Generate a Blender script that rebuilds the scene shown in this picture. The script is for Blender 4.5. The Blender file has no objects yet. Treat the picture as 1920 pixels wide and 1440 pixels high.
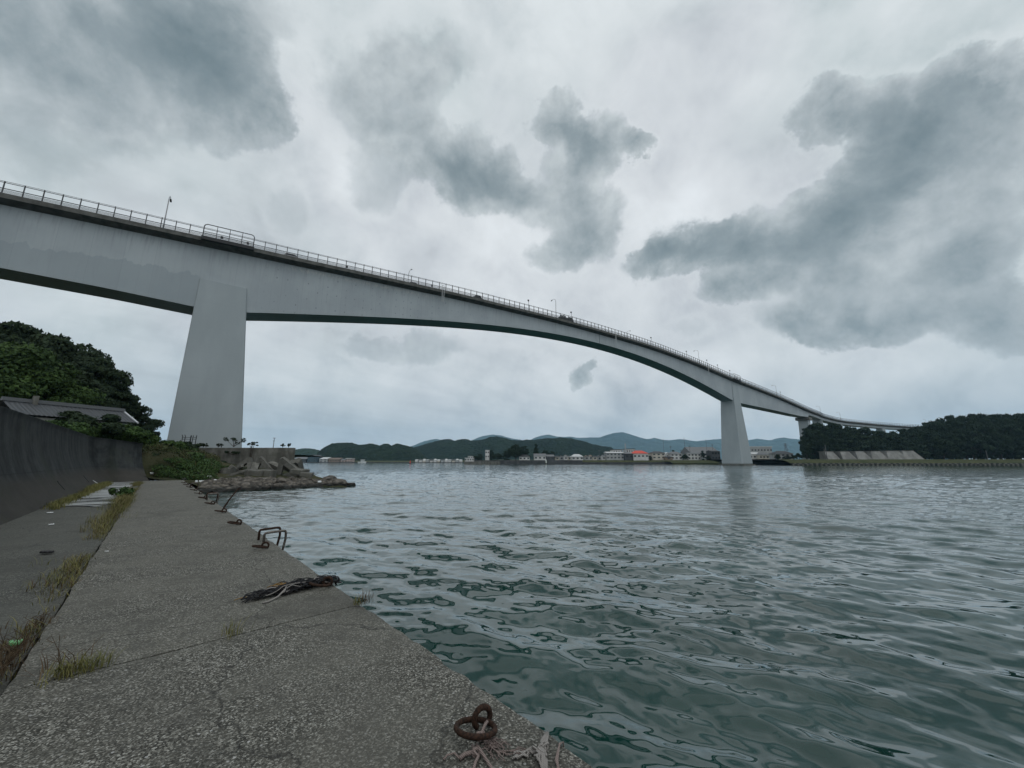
import bpy, math, random
import numpy as np
from mathutils import Vector, Matrix, Euler

random.seed(7); RNG = np.random.default_rng(11)
sc = bpy.context.scene
COL = sc.collection

# ------------------------------------------------------------------ camera
FPX, HOR, CH = 715.0, 864.5, 2.4            # focal length and horizon row (1920x1440 frame), eye height over water
TH = math.atan((HOR - 720) / FPX)
cam_d = bpy.data.cameras.new('camera'); cam = bpy.data.objects.new('camera', cam_d)
COL.objects.link(cam); sc.camera = cam
cam_d.sensor_width = 36; cam_d.lens = FPX * 36 / 1920
cam.location = (0, 0, CH); cam.rotation_euler = (math.pi / 2 + TH, 0, 0)
cam_d.clip_start = 0.05; cam_d.clip_end = 20000
sc.render.resolution_x, sc.render.resolution_y = 1024, 768
sc.view_settings.view_transform = 'Standard'; sc.view_settings.look = 'None'
sc.view_settings.exposure = 0.0; sc.view_settings.gamma = 1.0
sc.cycles.use_denoising = True
sc.cycles.max_bounces = 6; sc.cycles.diffuse_bounces = 3; sc.cycles.glossy_bounces = 3
sc.cycles.volume_bounces = 1; sc.cycles.transparent_max_bounces = 8
sc.cycles.caustics_reflective = False; sc.cycles.caustics_refractive = False

def ray(px, py):
    u = px - 960; v = 720 - py
    return np.array([u, FPX * math.cos(TH) - v * math.sin(TH), v * math.cos(TH) + FPX * math.sin(TH)])
def at_z(px, py, z):
    r = ray(px, py); t = (z - CH) / r[2]
    return (r[0] * t, r[1] * t)
def at_y(px, py, Y):
    r = ray(px, py); t = Y / r[1]
    return (r[0] * t, Y, CH + r[2] * t)

# ------------------------------------------------------------------ node helper
class NT:
    def __init__(s, tree): s.t = tree; s.t.nodes.clear()
    def n(s, typ, inp=None, **kw):
        nd = s.t.nodes.new(typ)
        for k, v in kw.items(): setattr(nd, k, v)
        for k, v in (inp or {}).items():
            sock = nd.inputs[k]
            if isinstance(v, bpy.types.NodeSocket): s.t.links.new(v, sock)
            else: sock.default_value = v
        return nd
    def m(s, op, a, b=None, c=None, clamp=False):
        d = {0: a}
        if b is not None: d[1] = b
        if c is not None: d[2] = c
        return s.n('ShaderNodeMath', d, operation=op, use_clamp=clamp).outputs[0]
    def v(s, op, a, b=None, scale=None):
        d = {0: a}
        if b is not None: d[1] = b
        if scale is not None: d['Scale'] = scale
        nd = s.n('ShaderNodeVectorMath', d, operation=op)
        return nd.outputs['Value'] if op in ('LENGTH', 'DOT_PRODUCT', 'DISTANCE') else nd.outputs[0]
    def noise(s, vec, scale, detail=4, rough=0.5, dist=0.0, col=False):
        nd = s.n('ShaderNodeTexNoise', {'Vector': vec, 'Scale': scale, 'Detail': detail, 'Roughness': rough, 'Distortion': dist})
        return nd.outputs['Color' if col else 'Fac']
    def vor(s, vec, scale, feature='F1', out='Distance', rnd=1.0):
        return s.n('ShaderNodeTexVoronoi', {'Vector': vec, 'Scale': scale, 'Randomness': rnd}, feature=feature).outputs[out]
    def ramp(s, fac, stops, interp='LINEAR'):
        nd = s.n('ShaderNodeValToRGB', {'Fac': fac}); cr = nd.color_ramp; cr.interpolation = interp
        while len(cr.elements) < len(stops): cr.elements.new(0.5)
        for e, (p, c) in zip(cr.elements, stops):
            e.position = p; e.color = (c[0], c[1], c[2], 1) if not isinstance(c, (int, float)) else (c, c, c, 1)
        return nd.outputs['Color']
    def mix(s, fac, a, b, blend='MIX'):
        nd = s.n('ShaderNodeMix', data_type='RGBA', blend_type=blend)
        for i, v in ((0, fac), (6, a), (7, b)):
            if isinstance(v, bpy.types.NodeSocket): s.t.links.new(v, nd.inputs[i])
            else: nd.inputs[i].default_value = v if isinstance(v, (int, float)) else (v[0], v[1], v[2], 1)
        return nd.outputs[2]
    def maprange(s, v, a, b, c=0.0, d=1.0, smooth=True):
        return s.n('ShaderNodeMapRange', {0: v, 1: a, 2: b, 3: c, 4: d}, interpolation_type='SMOOTHSTEP' if smooth else 'LINEAR').outputs[0]
    def mapping(s, vec, loc=(0, 0, 0), rot=(0, 0, 0), scale=(1, 1, 1), typ='POINT'):
        return s.n('ShaderNodeMapping', {'Vector': vec, 'Location': loc, 'Rotation': rot, 'Scale': scale}, vector_type=typ).outputs[0]

def _rs(s, vec, rz, scale):
    "rotate the axes by rz about Z, then scale frequencies"
    return s.n('ShaderNodeMapping', {'Vector': vec, 'Rotation': (0, 0, rz), 'Scale': tuple(1.0 / k for k in scale)}, vector_type='TEXTURE').outputs[0]
NT.rs = _rs

# ------------------------------------------------------------------ world: Nishita sky under a broken overcast
SUN_EL, SUN_AZ = math.radians(63), math.radians(150)      # azimuth from +Y towards +X
world = bpy.data.worlds.new('World'); sc.world = world; world.use_nodes = True
W = NT(world.node_tree)
sky = W.n('ShaderNodeTexSky', sky_type='NISHITA')
sky.sun_disc = False; sky.sun_elevation = SUN_EL; sky.sun_rotation = SUN_AZ
sky.air_density = 1.2; sky.dust_density = 2.0
dirv = W.n('ShaderNodeTexCoord').outputs['Generated']
DN = W.v('NORMALIZE', dirv)
half = (0.5, 0.5, 0.5)
nz_big = W.v('SCALE', W.v('SUBTRACT', W.noise(DN, 2.6, 2, 0.5, col=True), half), scale=0.16)
nz_fin = W.v('SCALE', W.v('SUBTRACT', W.noise(DN, 8.0, 9, 0.66, col=True), half), scale=0.14)
D1 = W.v('ADD', DN, nz_big)
D2 = W.v('ADD', D1, nz_fin)

def blob(vec, px, py, a, b, rot, w, soft=True):
    """one ellipsoidal patch of the sky in direction space, weight w"""
    c = ray(px, py); c /= np.linalg.norm(c)
    ca, sa = math.cos(math.radians(rot)), math.sin(math.radians(rot))
    e1 = ray(px + a * ca, py - a * sa); e1 /= np.linalg.norm(e1); e1 = e1 - c * (e1 @ c); ra = np.linalg.norm(e1); e1 /= ra
    e2 = ray(px + b * sa, py + b * ca); e2 /= np.linalg.norm(e2); e2 = e2 - c * (e2 @ c); rb = np.linalg.norm(e2)
    e2 = np.cross(c, e1)
    M = Matrix((e1, e2, c)).transposed()
    eu = M.to_euler('XYZ')
    mp = W.mapping(vec, loc=tuple(c), rot=tuple(eu), scale=(ra, rb, 0.9), typ='TEXTURE')
    g = W.n('ShaderNodeTexGradient', {'Vector': mp}, gradient_type='QUADRATIC_SPHERE' if soft else 'SPHERICAL').outputs['Fac']
    if not soft: return W.m('MULTIPLY', W.maprange(g, 0.0, 0.62), w), W.m('MULTIPLY', g, w)
    return W.m('MULTIPLY', g, w)
def total(vec, lst, soft=True):
    acc = None
    for q in lst:
        g = blob(vec, *q, soft=soft)
        acc = g if acc is None else W.m('ADD', acc, g)
    return acc
# thin high veil: brightness of the overcast, soft patches
VEIL = [(250, 240, 620, 330, -8, -0.32), (60, 480, 420, 260, 0, -0.10), (470, 560, 330, 260, 0, -0.10),
        (560, 60, 150, 200, -10, 0.10), (660, 340, 160, 330, 8, 0.16), (1000, 130, 500, 230, 0, 0.08), (640, 330, 120, 200, 0, 0.12), (950, 500, 330, 240, 0, 0.20),
        (1250, 400, 240, 220, 30, 0.26), (1450, 120, 260, 130, 20, 0.12), (620, 300, 110, 240, 5, 0.10), (1380, 300, 260, 200, 30, 0.06), (380, 300, 200, 60, -20, 0.10),
        (1000, 690, 420, 110, 0, 0.12), (1450, 690, 230, 90, 0, 0.16), (1680, 690, 330, 70, -8, 0.05), (150, 720, 520, 170, 0, -0.26), (560, 790, 450, 110, 0, -0.22),
        (950, 800, 420, 60, 0, -0.06), (1700, 760, 420, 50, 0, -0.10), (1880, 300, 160, 130, 0, 0.05), (1900, 640, 330, 60, 0, -0.03),
        (760, 640, 330, 55, -5, -0.20), (560, 700, 200, 60, 0, 0.02), (560, 440, 110, 120, 0, -0.10), (790, 480, 130, 90, 0, -0.06), (1130, 560, 130, 60, 0, -0.08)]
veil = total(D1, VEIL)
fb = W.noise(DN, 6.0, 9, 0.60, 0.2)
fb_up = W.noise(W.v('ADD', DN, (0.0, 0.0, 0.030)), 6.0, 9, 0.60, 0.2)
relief = W.m('SUBTRACT', fb, fb_up)
plane = W.n('ShaderNodeSeparateXYZ', {0: DN})
den = W.m('ADD', W.m('MAXIMUM', plane.outputs[2], 0.0), 0.16)
flat = W.n('ShaderNodeCombineXYZ', {0: W.m('DIVIDE', plane.outputs[0], den), 1: W.m('DIVIDE', plane.outputs[1], den), 2: 0.0}).outputs[0]
streak = W.noise(W.rs(flat, math.radians(48), (0.7, 2.2, 1)), 1.3, 5, 0.55, 0.6)
mott = W.noise(DN, 5.5, 6, 0.55, 0.3)
lum = W.m('ADD', W.m('ADD', veil, 0.615), W.m('ADD', W.m('MULTIPLY', W.m('SUBTRACT', streak, 0.5), 0.34), W.m('ADD', W.m('MULTIPLY', W.m('SUBTRACT', mott, 0.5), 0.60), W.m('MULTIPLY', relief, 0.22))))
# extra sky brightness overhead and behind the camera, added to light the scene
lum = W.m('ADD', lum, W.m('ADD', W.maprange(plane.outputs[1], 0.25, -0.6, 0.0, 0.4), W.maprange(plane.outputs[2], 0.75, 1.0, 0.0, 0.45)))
tint = W.mix(W.maprange(W.noise(DN, 1.7, 2, 0.5), 0.40, 0.60), (0.87, 1.02, 1.05), (0.93, 0.995, 1.08))
low = W.maprange(plane.outputs[2], 0.0, 0.30, 1.0, 0.0)
tint = W.mix(low, tint, (0.86, 0.985, 1.12))
hi = W.maprange(lum, 0.45, 0.78)
tint = W.mix(W.m('MULTIPLY', hi, 0.7), tint, (0.965, 1.0, 1.02))
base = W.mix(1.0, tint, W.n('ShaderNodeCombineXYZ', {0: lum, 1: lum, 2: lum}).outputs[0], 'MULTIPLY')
# low grey cumulus
PUFF = [(110, 70, 360, 210, 0, 0.85), (60, 250, 260, 130, -10, 0.35), (250, 260, 200, 60, -20, 0.25), (1700, 260, 250, 170, 20, 0.8), (1780, 420, 220, 90, 15, 0.35), (1560, 500, 330, 60, 16, 0.4), (650, 160, 90, 120, 0, 0.25), (1240, 470, 90, 34, 10, 0.6), (830, 110, 180, 60, -10, 0.25), (1000, 640, 220, 26, -6, 0.22), (600, 560, 200, 60, 10, 0.2), (300, 130, 300, 170, -12, 1.0), (430, 60, 210, 130, 0, 0.7), (440, 190, 165, 105, -25, 0.8), (400, 255, 110, 70, -20, 0.4), (530, 225, 70, 50, 0, 0.35),
        (850, 300, 165, 85, -22, 1.05), (920, 365, 120, 70, -10, 0.9), (720, 200, 120, 110, 0, 0.55), (700, 320, 90, 110, 0, 0.45), (780, 140, 110, 60, 0, 0.35),
        (1040, 240, 75, 65, 0, 1.05), (1110, 265, 85, 75, -20, 1.0), (1075, 330, 90, 90, 0, 0.9), (1110, 420, 100, 90, 15, 1.0), (1050, 490, 80, 50, 10, 0.65), (1185, 285, 40, 34, 0, 1.0), (1010, 400, 70, 50, 0, 0.5),
        (1300, 455, 150, 62, 14, 1.05), (1440, 450, 190, 105, 20, 1.15), (1560, 400, 190, 120, 28, 1.1), (1660, 330, 170, 120, 0, 0.75), (1740, 220, 170, 130, 30, 1.0), (1830, 120, 150, 120, 35, 1.05),
        (1520, 210, 90, 75, 0, 0.95), (1610, 180, 110, 70, 20, 0.85), (1900, 220, 130, 130, 0, 0.85), (1640, 240, 110, 70, 0, 0.5), (1850, 350, 150, 80, 0, 0.5),
        (1380, 530, 110, 45, 15, 0.65), (1620, 545, 270, 95, 14, 0.75), (1800, 500, 220, 110, 18, 0.8), (1900, 590, 260, 85, 8, 0.9), (1620, 600, 260, 52, 5, 0.8), (1460, 600, 110, 55, 0, 0.4),
        (1083, 702, 34, 36, 0, 1.1), (1103, 672, 20, 12, 20, 0.8), (540, 400, 70, 90, 0, 0.32), (760, 640, 170, 34, -5, 0.45), (1300, 620, 60, 34, 0, 0.3)]
acc = None
for q in PUFF:
    g2 = blob(D2, *q, soft=False); acc = g2 if acc is None else (W.m('ADD', acc[0], g2[0]), W.m('ADD', acc[1], g2[1]))
dens = W.m('MINIMUM', acc[0], 1.25)
dens = W.m('ADD', dens, W.m('MULTIPLY', W.m('SUBTRACT', fb, 0.5), 0.80))
inner = W.noise(D1, 4.2, 7, 0.56, 0.5)

dcol = W.m('ADD', W.m('ADD', W.m('MULTIPLY', acc[1], 0.62), 0.10), W.m('ADD', W.m('MULTIPLY', W.m('SUBTRACT', inner, 0.5), 1.25), W.m('MULTIPLY', relief, -1.3)))
# a bright rim where the low cloud thins out
rim = W.m('MULTIPLY', W.maprange(dens, -0.25, 0.10), W.maprange(dens, 0.45, 0.15))
dens = W.m('ADD', dens, W.m('MULTIPLY', W.m('SUBTRACT', W.noise(DN, 19.0, 8, 0.62), 0.5), 0.34))
alpha = W.maprange(dens, 0.12, 0.74)
fine = W.noise(DN, 15.0, 7, 0.6, 0.3)
dcol = W.m('ADD', W.m('MULTIPLY', dcol, 0.76), W.m('MULTIPLY', W.m('SUBTRACT', fine, 0.5), 0.45))
pcol = W.ramp(dcol, [(0.0, (0.62, 0.67, 0.685)), (0.28, (0.45, 0.50, 0.522)), (0.60, (0.285, 0.338, 0.362)), (1.0, (0.175, 0.228, 0.250))], 'LINEAR')
halo = W.m('MULTIPLY', W.maprange(W.m('ADD', acc[1], W.m('MULTIPLY', W.m('SUBTRACT', inner, 0.5), 0.9)), 0.02, 0.45), 0.20)
base = W.mix(halo, base, (0.37, 0.43, 0.465))
base = W.mix(W.m('MULTIPLY', rim, 0.38), base, (0.82, 0.86, 0.875))
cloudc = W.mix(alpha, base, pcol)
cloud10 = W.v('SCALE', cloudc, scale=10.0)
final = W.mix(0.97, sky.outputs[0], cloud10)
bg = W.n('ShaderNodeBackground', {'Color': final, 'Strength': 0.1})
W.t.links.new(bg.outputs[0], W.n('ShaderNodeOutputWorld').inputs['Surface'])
world.cycles.sampling_method = 'MANUAL'; world.cycles.sample_map_resolution = 512

sun_d = bpy.data.lights.new('sun', 'SUN'); sun = bpy.data.objects.new('sun', sun_d); COL.objects.link(sun)
sun_d.energy = 0.5; sun_d.angle = math.radians(45); sun_d.color = (1.0, 0.97, 0.92)
sdir = Vector((math.sin(SUN_AZ) * math.cos(SUN_EL), math.cos(SUN_AZ) * math.cos(SUN_EL), math.sin(SUN_EL)))
sun.rotation_euler = sdir.to_track_quat('Z', 'Y').to_euler(); sun.location = sdir * 300

# ------------------------------------------------------------------ materials
MATS = {}
def mat(name, col=(0.5, 0.5, 0.5), rough=0.8, metal=0.0, var=0.0, vscale=1.0, bump=0.0, bscale=10.0, spec=0.4, fn=None):
    if name in MATS: return MATS[name]
    m = bpy.data.materials.new(name); m.use_nodes = True
    T = NT(m.node_tree); out = T.n('ShaderNodeOutputMaterial')
    b = T.n('ShaderNodeBsdfPrincipled', {'Roughness': rough, 'Metallic': metal, 'Specular IOR Level': spec, 'Base Color': (*col, 1)})
    T.t.links.new(b.outputs[0], out.inputs[0])
    co = T.n('ShaderNodeTexCoord').outputs['Object']
    if fn: fn(T, b, co)
    else:
        if var:
            nz = T.noise(co, vscale, 5, 0.6)
            c = T.mix(T.maprange(nz, 0.3, 0.7), tuple(x * (1 - var) for x in col), tuple(min(1, x * (1 + var)) for x in col))
            T.t.links.new(c, b.inputs['Base Color'])
        if bump:
            bn = T.n('ShaderNodeBump', {'Height': T.noise(co, bscale, 5, 0.6), 'Strength': 0.6, 'Distance': bump})
            T.t.links.new(bn.outputs[0], b.inputs['Normal'])
    MATS[name] = m
    return m

def L(T, a, b): T.t.links.new(a, b)
def quay_fn(dark):
    def fn(T, b, co):
        w = T.v('ADD', co, T.v('SCALE', T.noise(co, 3.0, 3, 0.5, col=True), scale=0.02))
        cell = T.n('ShaderNodeTexVoronoi', {'Vector': w, 'Scale': 105.0}); cc = T.n('ShaderNodeSeparateColor', {0: cell.outputs['Color']})
        cell2 = T.n('ShaderNodeTexVoronoi', {'Vector': w, 'Scale': 34.0}); c2 = T.n('ShaderNodeSeparateColor', {0: cell2.outputs['Color']})
        stone = T.ramp(cc.outputs[0], [(0.0, (0.020, 0.020, 0.016)), (0.35, (0.050, 0.049, 0.041)), (0.62, (0.108, 0.105, 0.090)), (0.86, (0.21, 0.205, 0.18)), (1.0, (0.38, 0.375, 0.34))])
        peb = T.m('MULTIPLY', T.maprange(c2.outputs[1], 0.95, 0.96), T.maprange(cell2.outputs['Distance'], 0.30, 0.20))
        stone = T.mix(T.m('MULTIPLY', peb, 0.75), stone, (0.46, 0.46, 0.45))
        cement = T.mix(T.noise(co, 22.0, 4, 0.6), (0.082, 0.080, 0.068), (0.14, 0.136, 0.116))
        # exposed aggregate shows in worn patches, cement skin elsewhere; bands run across the quay
        bands = T.noise(T.rs(co, QA, (1.1, 0.28, 1)), 1.0, 5, 0.6, 0.4)
        k = T.maprange(bands, 0.40, 0.58, 0.52, 1.0)
        c = T.mix(k, cement, stone)
        st = T.noise(co, 0.9, 5, 0.6); c = T.mix(T.m('MULTIPLY', T.maprange(st, 0.45, 0.75), 0.55), c, (0.09, 0.088, 0.076))
        c = T.mix(T.m('MULTIPLY', T.maprange(T.noise(co, 3.3, 6, 0.65), 0.48, 0.7), 0.55), c, (0.055, 0.054, 0.047))
        # hairline cracks and darker damp patches
        cr = T.vor(T.v('ADD', co, T.v('SCALE', T.noise(co, 2.0, 4, 0.6, col=True), scale=0.5)), 0.42, 'DISTANCE_TO_EDGE')
        c = T.mix(T.m('MULTIPLY', T.maprange(cr, 0.006, 0.0), 0.75), c, (0.02, 0.02, 0.018))
        c = T.mix(T.m('MULTIPLY', T.maprange(T.noise(co, 0.55, 4, 0.55), 0.55, 0.72), 0.45), c, (0.045, 0.044, 0.038))
        c = T.mix(dark, c, (0.035, 0.04, 0.037))
        L(T, c, b.inputs['Base Color'])
        hgt = T.m('ADD', T.m('MULTIPLY', T.m('SUBTRACT', 1.0, cell.outputs['Distance']), k), T.m('MULTIPLY', T.noise(co, 26, 5, 0.6), 0.8))
        bn = T.n('ShaderNodeBump', {'Height': hgt, 'Strength': 0.8, 'Distance': 0.007}); L(T, bn.outputs[0], b.inputs['Normal'])
    return fn
QA = math.atan2(0.738, -0.675)   # heading of the quay
QU = np.array([-0.675, 0.738]); QV = np.array([0.738, 0.675])
QZ = 0.85
def q(u, v, z=None): p = QU * u + QV * v; return (p[0], p[1], QZ if z is None else z)

def wall_fn(T, b, co):
    uv = T.n('ShaderNodeUVMap').outputs[0]
    s = T.m('ADD', T.m('MULTIPLY', T.noise(T.mapping(uv, scale=(1.0, 0.22, 1)), 1.1, 7, 0.68, 1.2), 0.6), T.m('MULTIPLY', T.noise(co, 1.6, 7, 0.7), 0.4))
    h = T.n('ShaderNodeSeparateXYZ', {0: uv}).outputs[1]
    up = T.maprange(h, 0.26, 0.42)
    lowc = T.mix(T.noise(co, 1.1, 6, 0.65), (0.022, 0.021, 0.019), (0.056, 0.053, 0.047))
    upc = T.mix(T.maprange(s, 0.40, 0.62), (0.012, 0.015, 0.016), (0.042, 0.046, 0.046))
    c = T.mix(up, lowc, upc)
    jt = T.m('ABSOLUTE', T.m('SUBTRACT', T.m('FRACT', T.m('DIVIDE', T.n('ShaderNodeSeparateXYZ', {0: uv}).outputs[0], 6.1)), 0.5))
    c = T.mix(T.m('MULTIPLY', T.maprange(jt, 0.006, 0.0), 0.6), c, (0.008, 0.009, 0.009))
    jt2 = T.m('ABSOLUTE', T.m('SUBTRACT', h, 0.40)); c = T.mix(T.m('MULTIPLY', T.maprange(jt2, 0.008, 0.0), 0.6), c, (0.008, 0.009, 0.009))
    moss = T.maprange(T.noise(co, 0.7, 5, 0.6), 0.5, 0.7); c = T.mix(T.m('MULTIPLY', moss, 0.4), c, (0.03, 0.036, 0.024))
    L(T, c, b.inputs['Base Color'])
    bn = T.n('ShaderNodeBump', {'Height': T.noise(co, 9, 6, 0.65), 'Strength': 0.6, 'Distance': 0.03}); L(T, bn.outputs[0], b.inputs['Normal'])
def old_conc_fn(T, b, co):
    z = T.n('ShaderNodeSeparateXYZ', {0: co}).outputs[2]
    s = T.m('ADD', T.m('MULTIPLY', T.noise(T.mapping(co, scale=(1.0, 1.0, 0.2)), 0.9, 6, 0.65, 0.4), 0.5), T.m('MULTIPLY', T.noise(co, 0.8, 7, 0.7), 0.5))
    c = T.mix(T.maprange(s, 0.38, 0.66), (0.075, 0.073, 0.064), (0.17, 0.167, 0.15))
    line = T.m('ABSOLUTE', T.m('SUBTRACT', T.m('FRACT', T.m('MULTIPLY', z, 1.1)), 0.5))
    c = T.mix(T.m('MULTIPLY', T.maprange(line, 0.03, 0.0), 0.5), c, (0.05, 0.05, 0.045))
    c = T.mix(T.m('MULTIPLY', T.maprange(T.noise(co, 0.5, 5, 0.6), 0.5, 0.68), 0.5), c, (0.06, 0.06, 0.045))
    L(T, c, b.inputs['Base Color'])
    bn = T.n('ShaderNodeBump', {'Height': T.noise(co, 5, 6, 0.65), 'Strength': 0.5, 'Distance': 0.05}); L(T, bn.outputs[0], b.inputs['Normal'])
def girder_fn(T, b, co):
    uv = T.n('ShaderNodeUVMap').outputs[0]     # u = metres along, v = metres below the deck
    sp = T.n('ShaderNodeSeparateXYZ', {0: uv}); U, V = sp.outputs[0], sp.outputs[1]
    streaks = T.noise(T.mapping(uv, scale=(1.3, 0.10, 1)), 1.6, 5, 0.6)
    c = T.mix(T.maprange(T.noise(co, 0.09, 4, 0.55), 0.35, 0.65), (0.295, 0.33, 0.35), (0.35, 0.387, 0.405))
    c = T.mix(T.m('MULTIPLY', T.maprange(streaks, 0.45, 0.75), T.maprange(V, 5.0, 0.8, 0.16, 0.60)), c, (0.18, 0.185, 0.19))
    # repaired, darker band of paint low on the left span and vertical pour joints
    patch = T.m('MULTIPLY', T.maprange(T.m('ADD', V, T.m('MULTIPLY', T.noise(T.mapping(uv, scale=(1, 0.3, 1)), 0.35, 4, 0.6), 5.0)), 9.6, 9.9), T.maprange(U, 27.0, 25.0))
    c = T.mix(T.m('MULTIPLY', patch, 0.5), c, (0.22, 0.26, 0.28))
    seg = T.m('ABSOLUTE', T.m('SUBTRACT', T.m('FRACT', T.m('DIVIDE', U, 4.2)), 0.5))
    c = T.mix(T.m('MULTIPLY', T.maprange(seg, 0.014, 0.0), 0.34), c, (0.2, 0.22, 0.23))
    tone = T.n('ShaderNodeTexWhiteNoise', {'W': T.m('FLOOR', T.m('DIVIDE', T.m('ADD', U, 2.1), 4.2))}, noise_dimensions='1D').outputs['Value']
    c = T.mix(T.m('MULTIPLY', tone, 0.14), c, (0.2, 0.23, 0.25))
    fx = T.m('SUBTRACT', T.m('FRACT', T.m('DIVIDE', U, 2.1)), 0.5); fy = T.m('SUBTRACT', T.m('FRACT', T.m('DIVIDE', V, 1.9)), 0.5)
    rr = T.m('ADD', T.m('POWER', T.m('MULTIPLY', fx, 2.1), 2.0), T.m('POWER', T.m('MULTIPLY', fy, 1.2), 2.0))
    dot = T.m('MULTIPLY', T.maprange(rr, 0.020, 0.006), T.m('MULTIPLY', T.maprange(U, 36, 38), T.maprange(U, 110, 80)))
    dot = T.m('MULTIPLY', dot, T.maprange(T.noise(co, 0.8, 2, 0.5), 0.42, 0.6))
    c = T.mix(T.m('MULTIPLY', dot, 0.75), c, (0.13, 0.14, 0.15))
    eff = T.m('MULTIPLY', T.m('MULTIPLY', T.maprange(V, 2.6, 1.6), T.maprange(V, 1.1, 1.5)), T.m('MULTIPLY', T.maprange(U, 38, 44), T.maprange(U, 95, 70)))
    c = T.mix(T.m('MULTIPLY', eff, T.maprange(T.noise(T.mapping(uv, scale=(2, .5, 1)), 1.5, 4, 0.7), 0.46, 0.6, 0, 0.7)), c, (0.50, 0.50, 0.47))
    L(T, c, b.inputs['Base Color'])
def paint_fn(T, b, co):
    s = T.noise(T.mapping(co, scale=(1, 1, 0.35)), 0.22, 6, 0.6)
    c = T.mix(T.maprange(s, 0.35, 0.7), (0.265, 0.30, 0.313), (0.30, 0.335, 0.35))
    z = T.n('ShaderNodeSeparateXYZ', {0: co}).outputs[2]
    seg = T.m('ABSOLUTE', T.m('SUBTRACT', T.m('FRACT', T.m('DIVIDE', z, 5.2)), 0.5))
    c = T.mix(T.m('MULTIPLY', T.maprange(seg, 0.008, 0.0), 0.22), c, (0.2, 0.22, 0.23))
    wz = T.n('ShaderNodeNewGeometry').outputs['Position']; wz = T.n('ShaderNodeSeparateXYZ', {0: wz}).outputs[2]
    c = T.mix(T.m('MULTIPLY', T.maprange(T.m('ADD', wz, T.m('MULTIPLY', T.noise(co, 0.9, 5, 0.6), 1.2)), 2.2, 1.2), 0.8), c, (0.05, 0.052, 0.045))
    L(T, c, b.inputs['Base Color'])
def leaf_fn(c0, c1, sc_=0.6):
    def fn(T, b, co):
        geo = T.n('ShaderNodeNewGeometry')
        ri = geo.outputs['Random Per Island']
        n = T.noise(co, sc_, 3, 0.6)
        f = T.m('ADD', T.m('MULTIPLY', ri, 0.5), T.m('MULTIPLY', T.maprange(n, 0.3, 0.7), 0.5))
        L(T, T.mix(f, c0, c1), b.inputs['Base Color'])
    return fn
def hill_fn(c0, c1, s):
    def fn(T, b, co):
        d = T.vor(co, s); n = T.noise(co, s * 0.15, 5, 0.65)
        f = T.m('ADD', T.m('MULTIPLY', d, 0.5), T.m('MULTIPLY', T.maprange(n, 0.3, 0.7), 0.6), clamp=True)
        L(T, T.mix(f, c0, c1), b.inputs['Base Color'])
        bn = T.n('ShaderNodeBump', {'Height': T.m('SUBTRACT', 1.0, d), 'Strength': 1.0, 'Distance': 0.5 / s}); L(T, bn.outputs[0], b.inputs['Normal'])
    return fn
def rust_fn(T, b, co):
    c = T.mix(T.maprange(T.noise(co, 60, 6, 0.7), 0.35, 0.65), (0.012, 0.008, 0.006), (0.05, 0.026, 0.017)); L(T, c, b.inputs['Base Color'])
    bn = T.n('ShaderNodeBump', {'Height': T.noise(co, 150, 5, 0.7), 'Strength': 0.8, 'Distance': 0.003}); L(T, bn.outputs[0], b.inputs['Normal'])
def rock_fn(T, b, co):
    c = T.mix(T.maprange(T.noise(co, 1.6, 7, 0.7), 0.35, 0.68), (0.028, 0.025, 0.021), (0.18, 0.16, 0.135))
    z = T.n('ShaderNodeSeparateXYZ', {0: T.n('ShaderNodeNewGeometry').outputs['Position']}).outputs[2]
    c = T.mix(T.maprange(T.m('ADD', z, T.m('MULTIPLY', T.noise(co, 2, 3, 0.5), 0.3)), 0.55, 0.35), c, (0.014, 0.014, 0.012))
    L(T, c, b.inputs['Base Color'])
    bn = T.n('ShaderNodeBump', {'Height': T.noise(co, 5, 8, 0.7), 'Strength': 1.0, 'Distance': 0.08}); L(T, bn.outputs[0], b.inputs['Normal'])
def roof_fn(col):
    def fn(T, b, co):
        wv = T.n('ShaderNodeTexWave', {'Vector': co, 'Scale': 1.6, 'Distortion': 0.3}, bands_direction='X').outputs['Fac']
        c = T.mix(T.m('ADD', T.m('MULTIPLY', wv, 0.5), T.m('MULTIPLY', T.noise(co, 1.2, 4, 0.6), 0.5)), tuple(x * 0.6 for x in col), tuple(x * 1.3 for x in col))
        L(T, c, b.inputs['Base Color'])
    return fn
def ground_fn(T, b, co):
    c = T.mix(T.maprange(T.noise(co, 0.35, 7, 0.65), 0.35, 0.65), (0.016, 0.022, 0.010), (0.055, 0.055, 0.030))
    L(T, c, b.inputs['Base Color'])
    bn = T.n('ShaderNodeBump', {'Height': T.noise(co, 3, 6, 0.7), 'Strength': 1.0, 'Distance': 0.2}); L(T, bn.outputs[0], b.inputs['Normal'])
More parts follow.
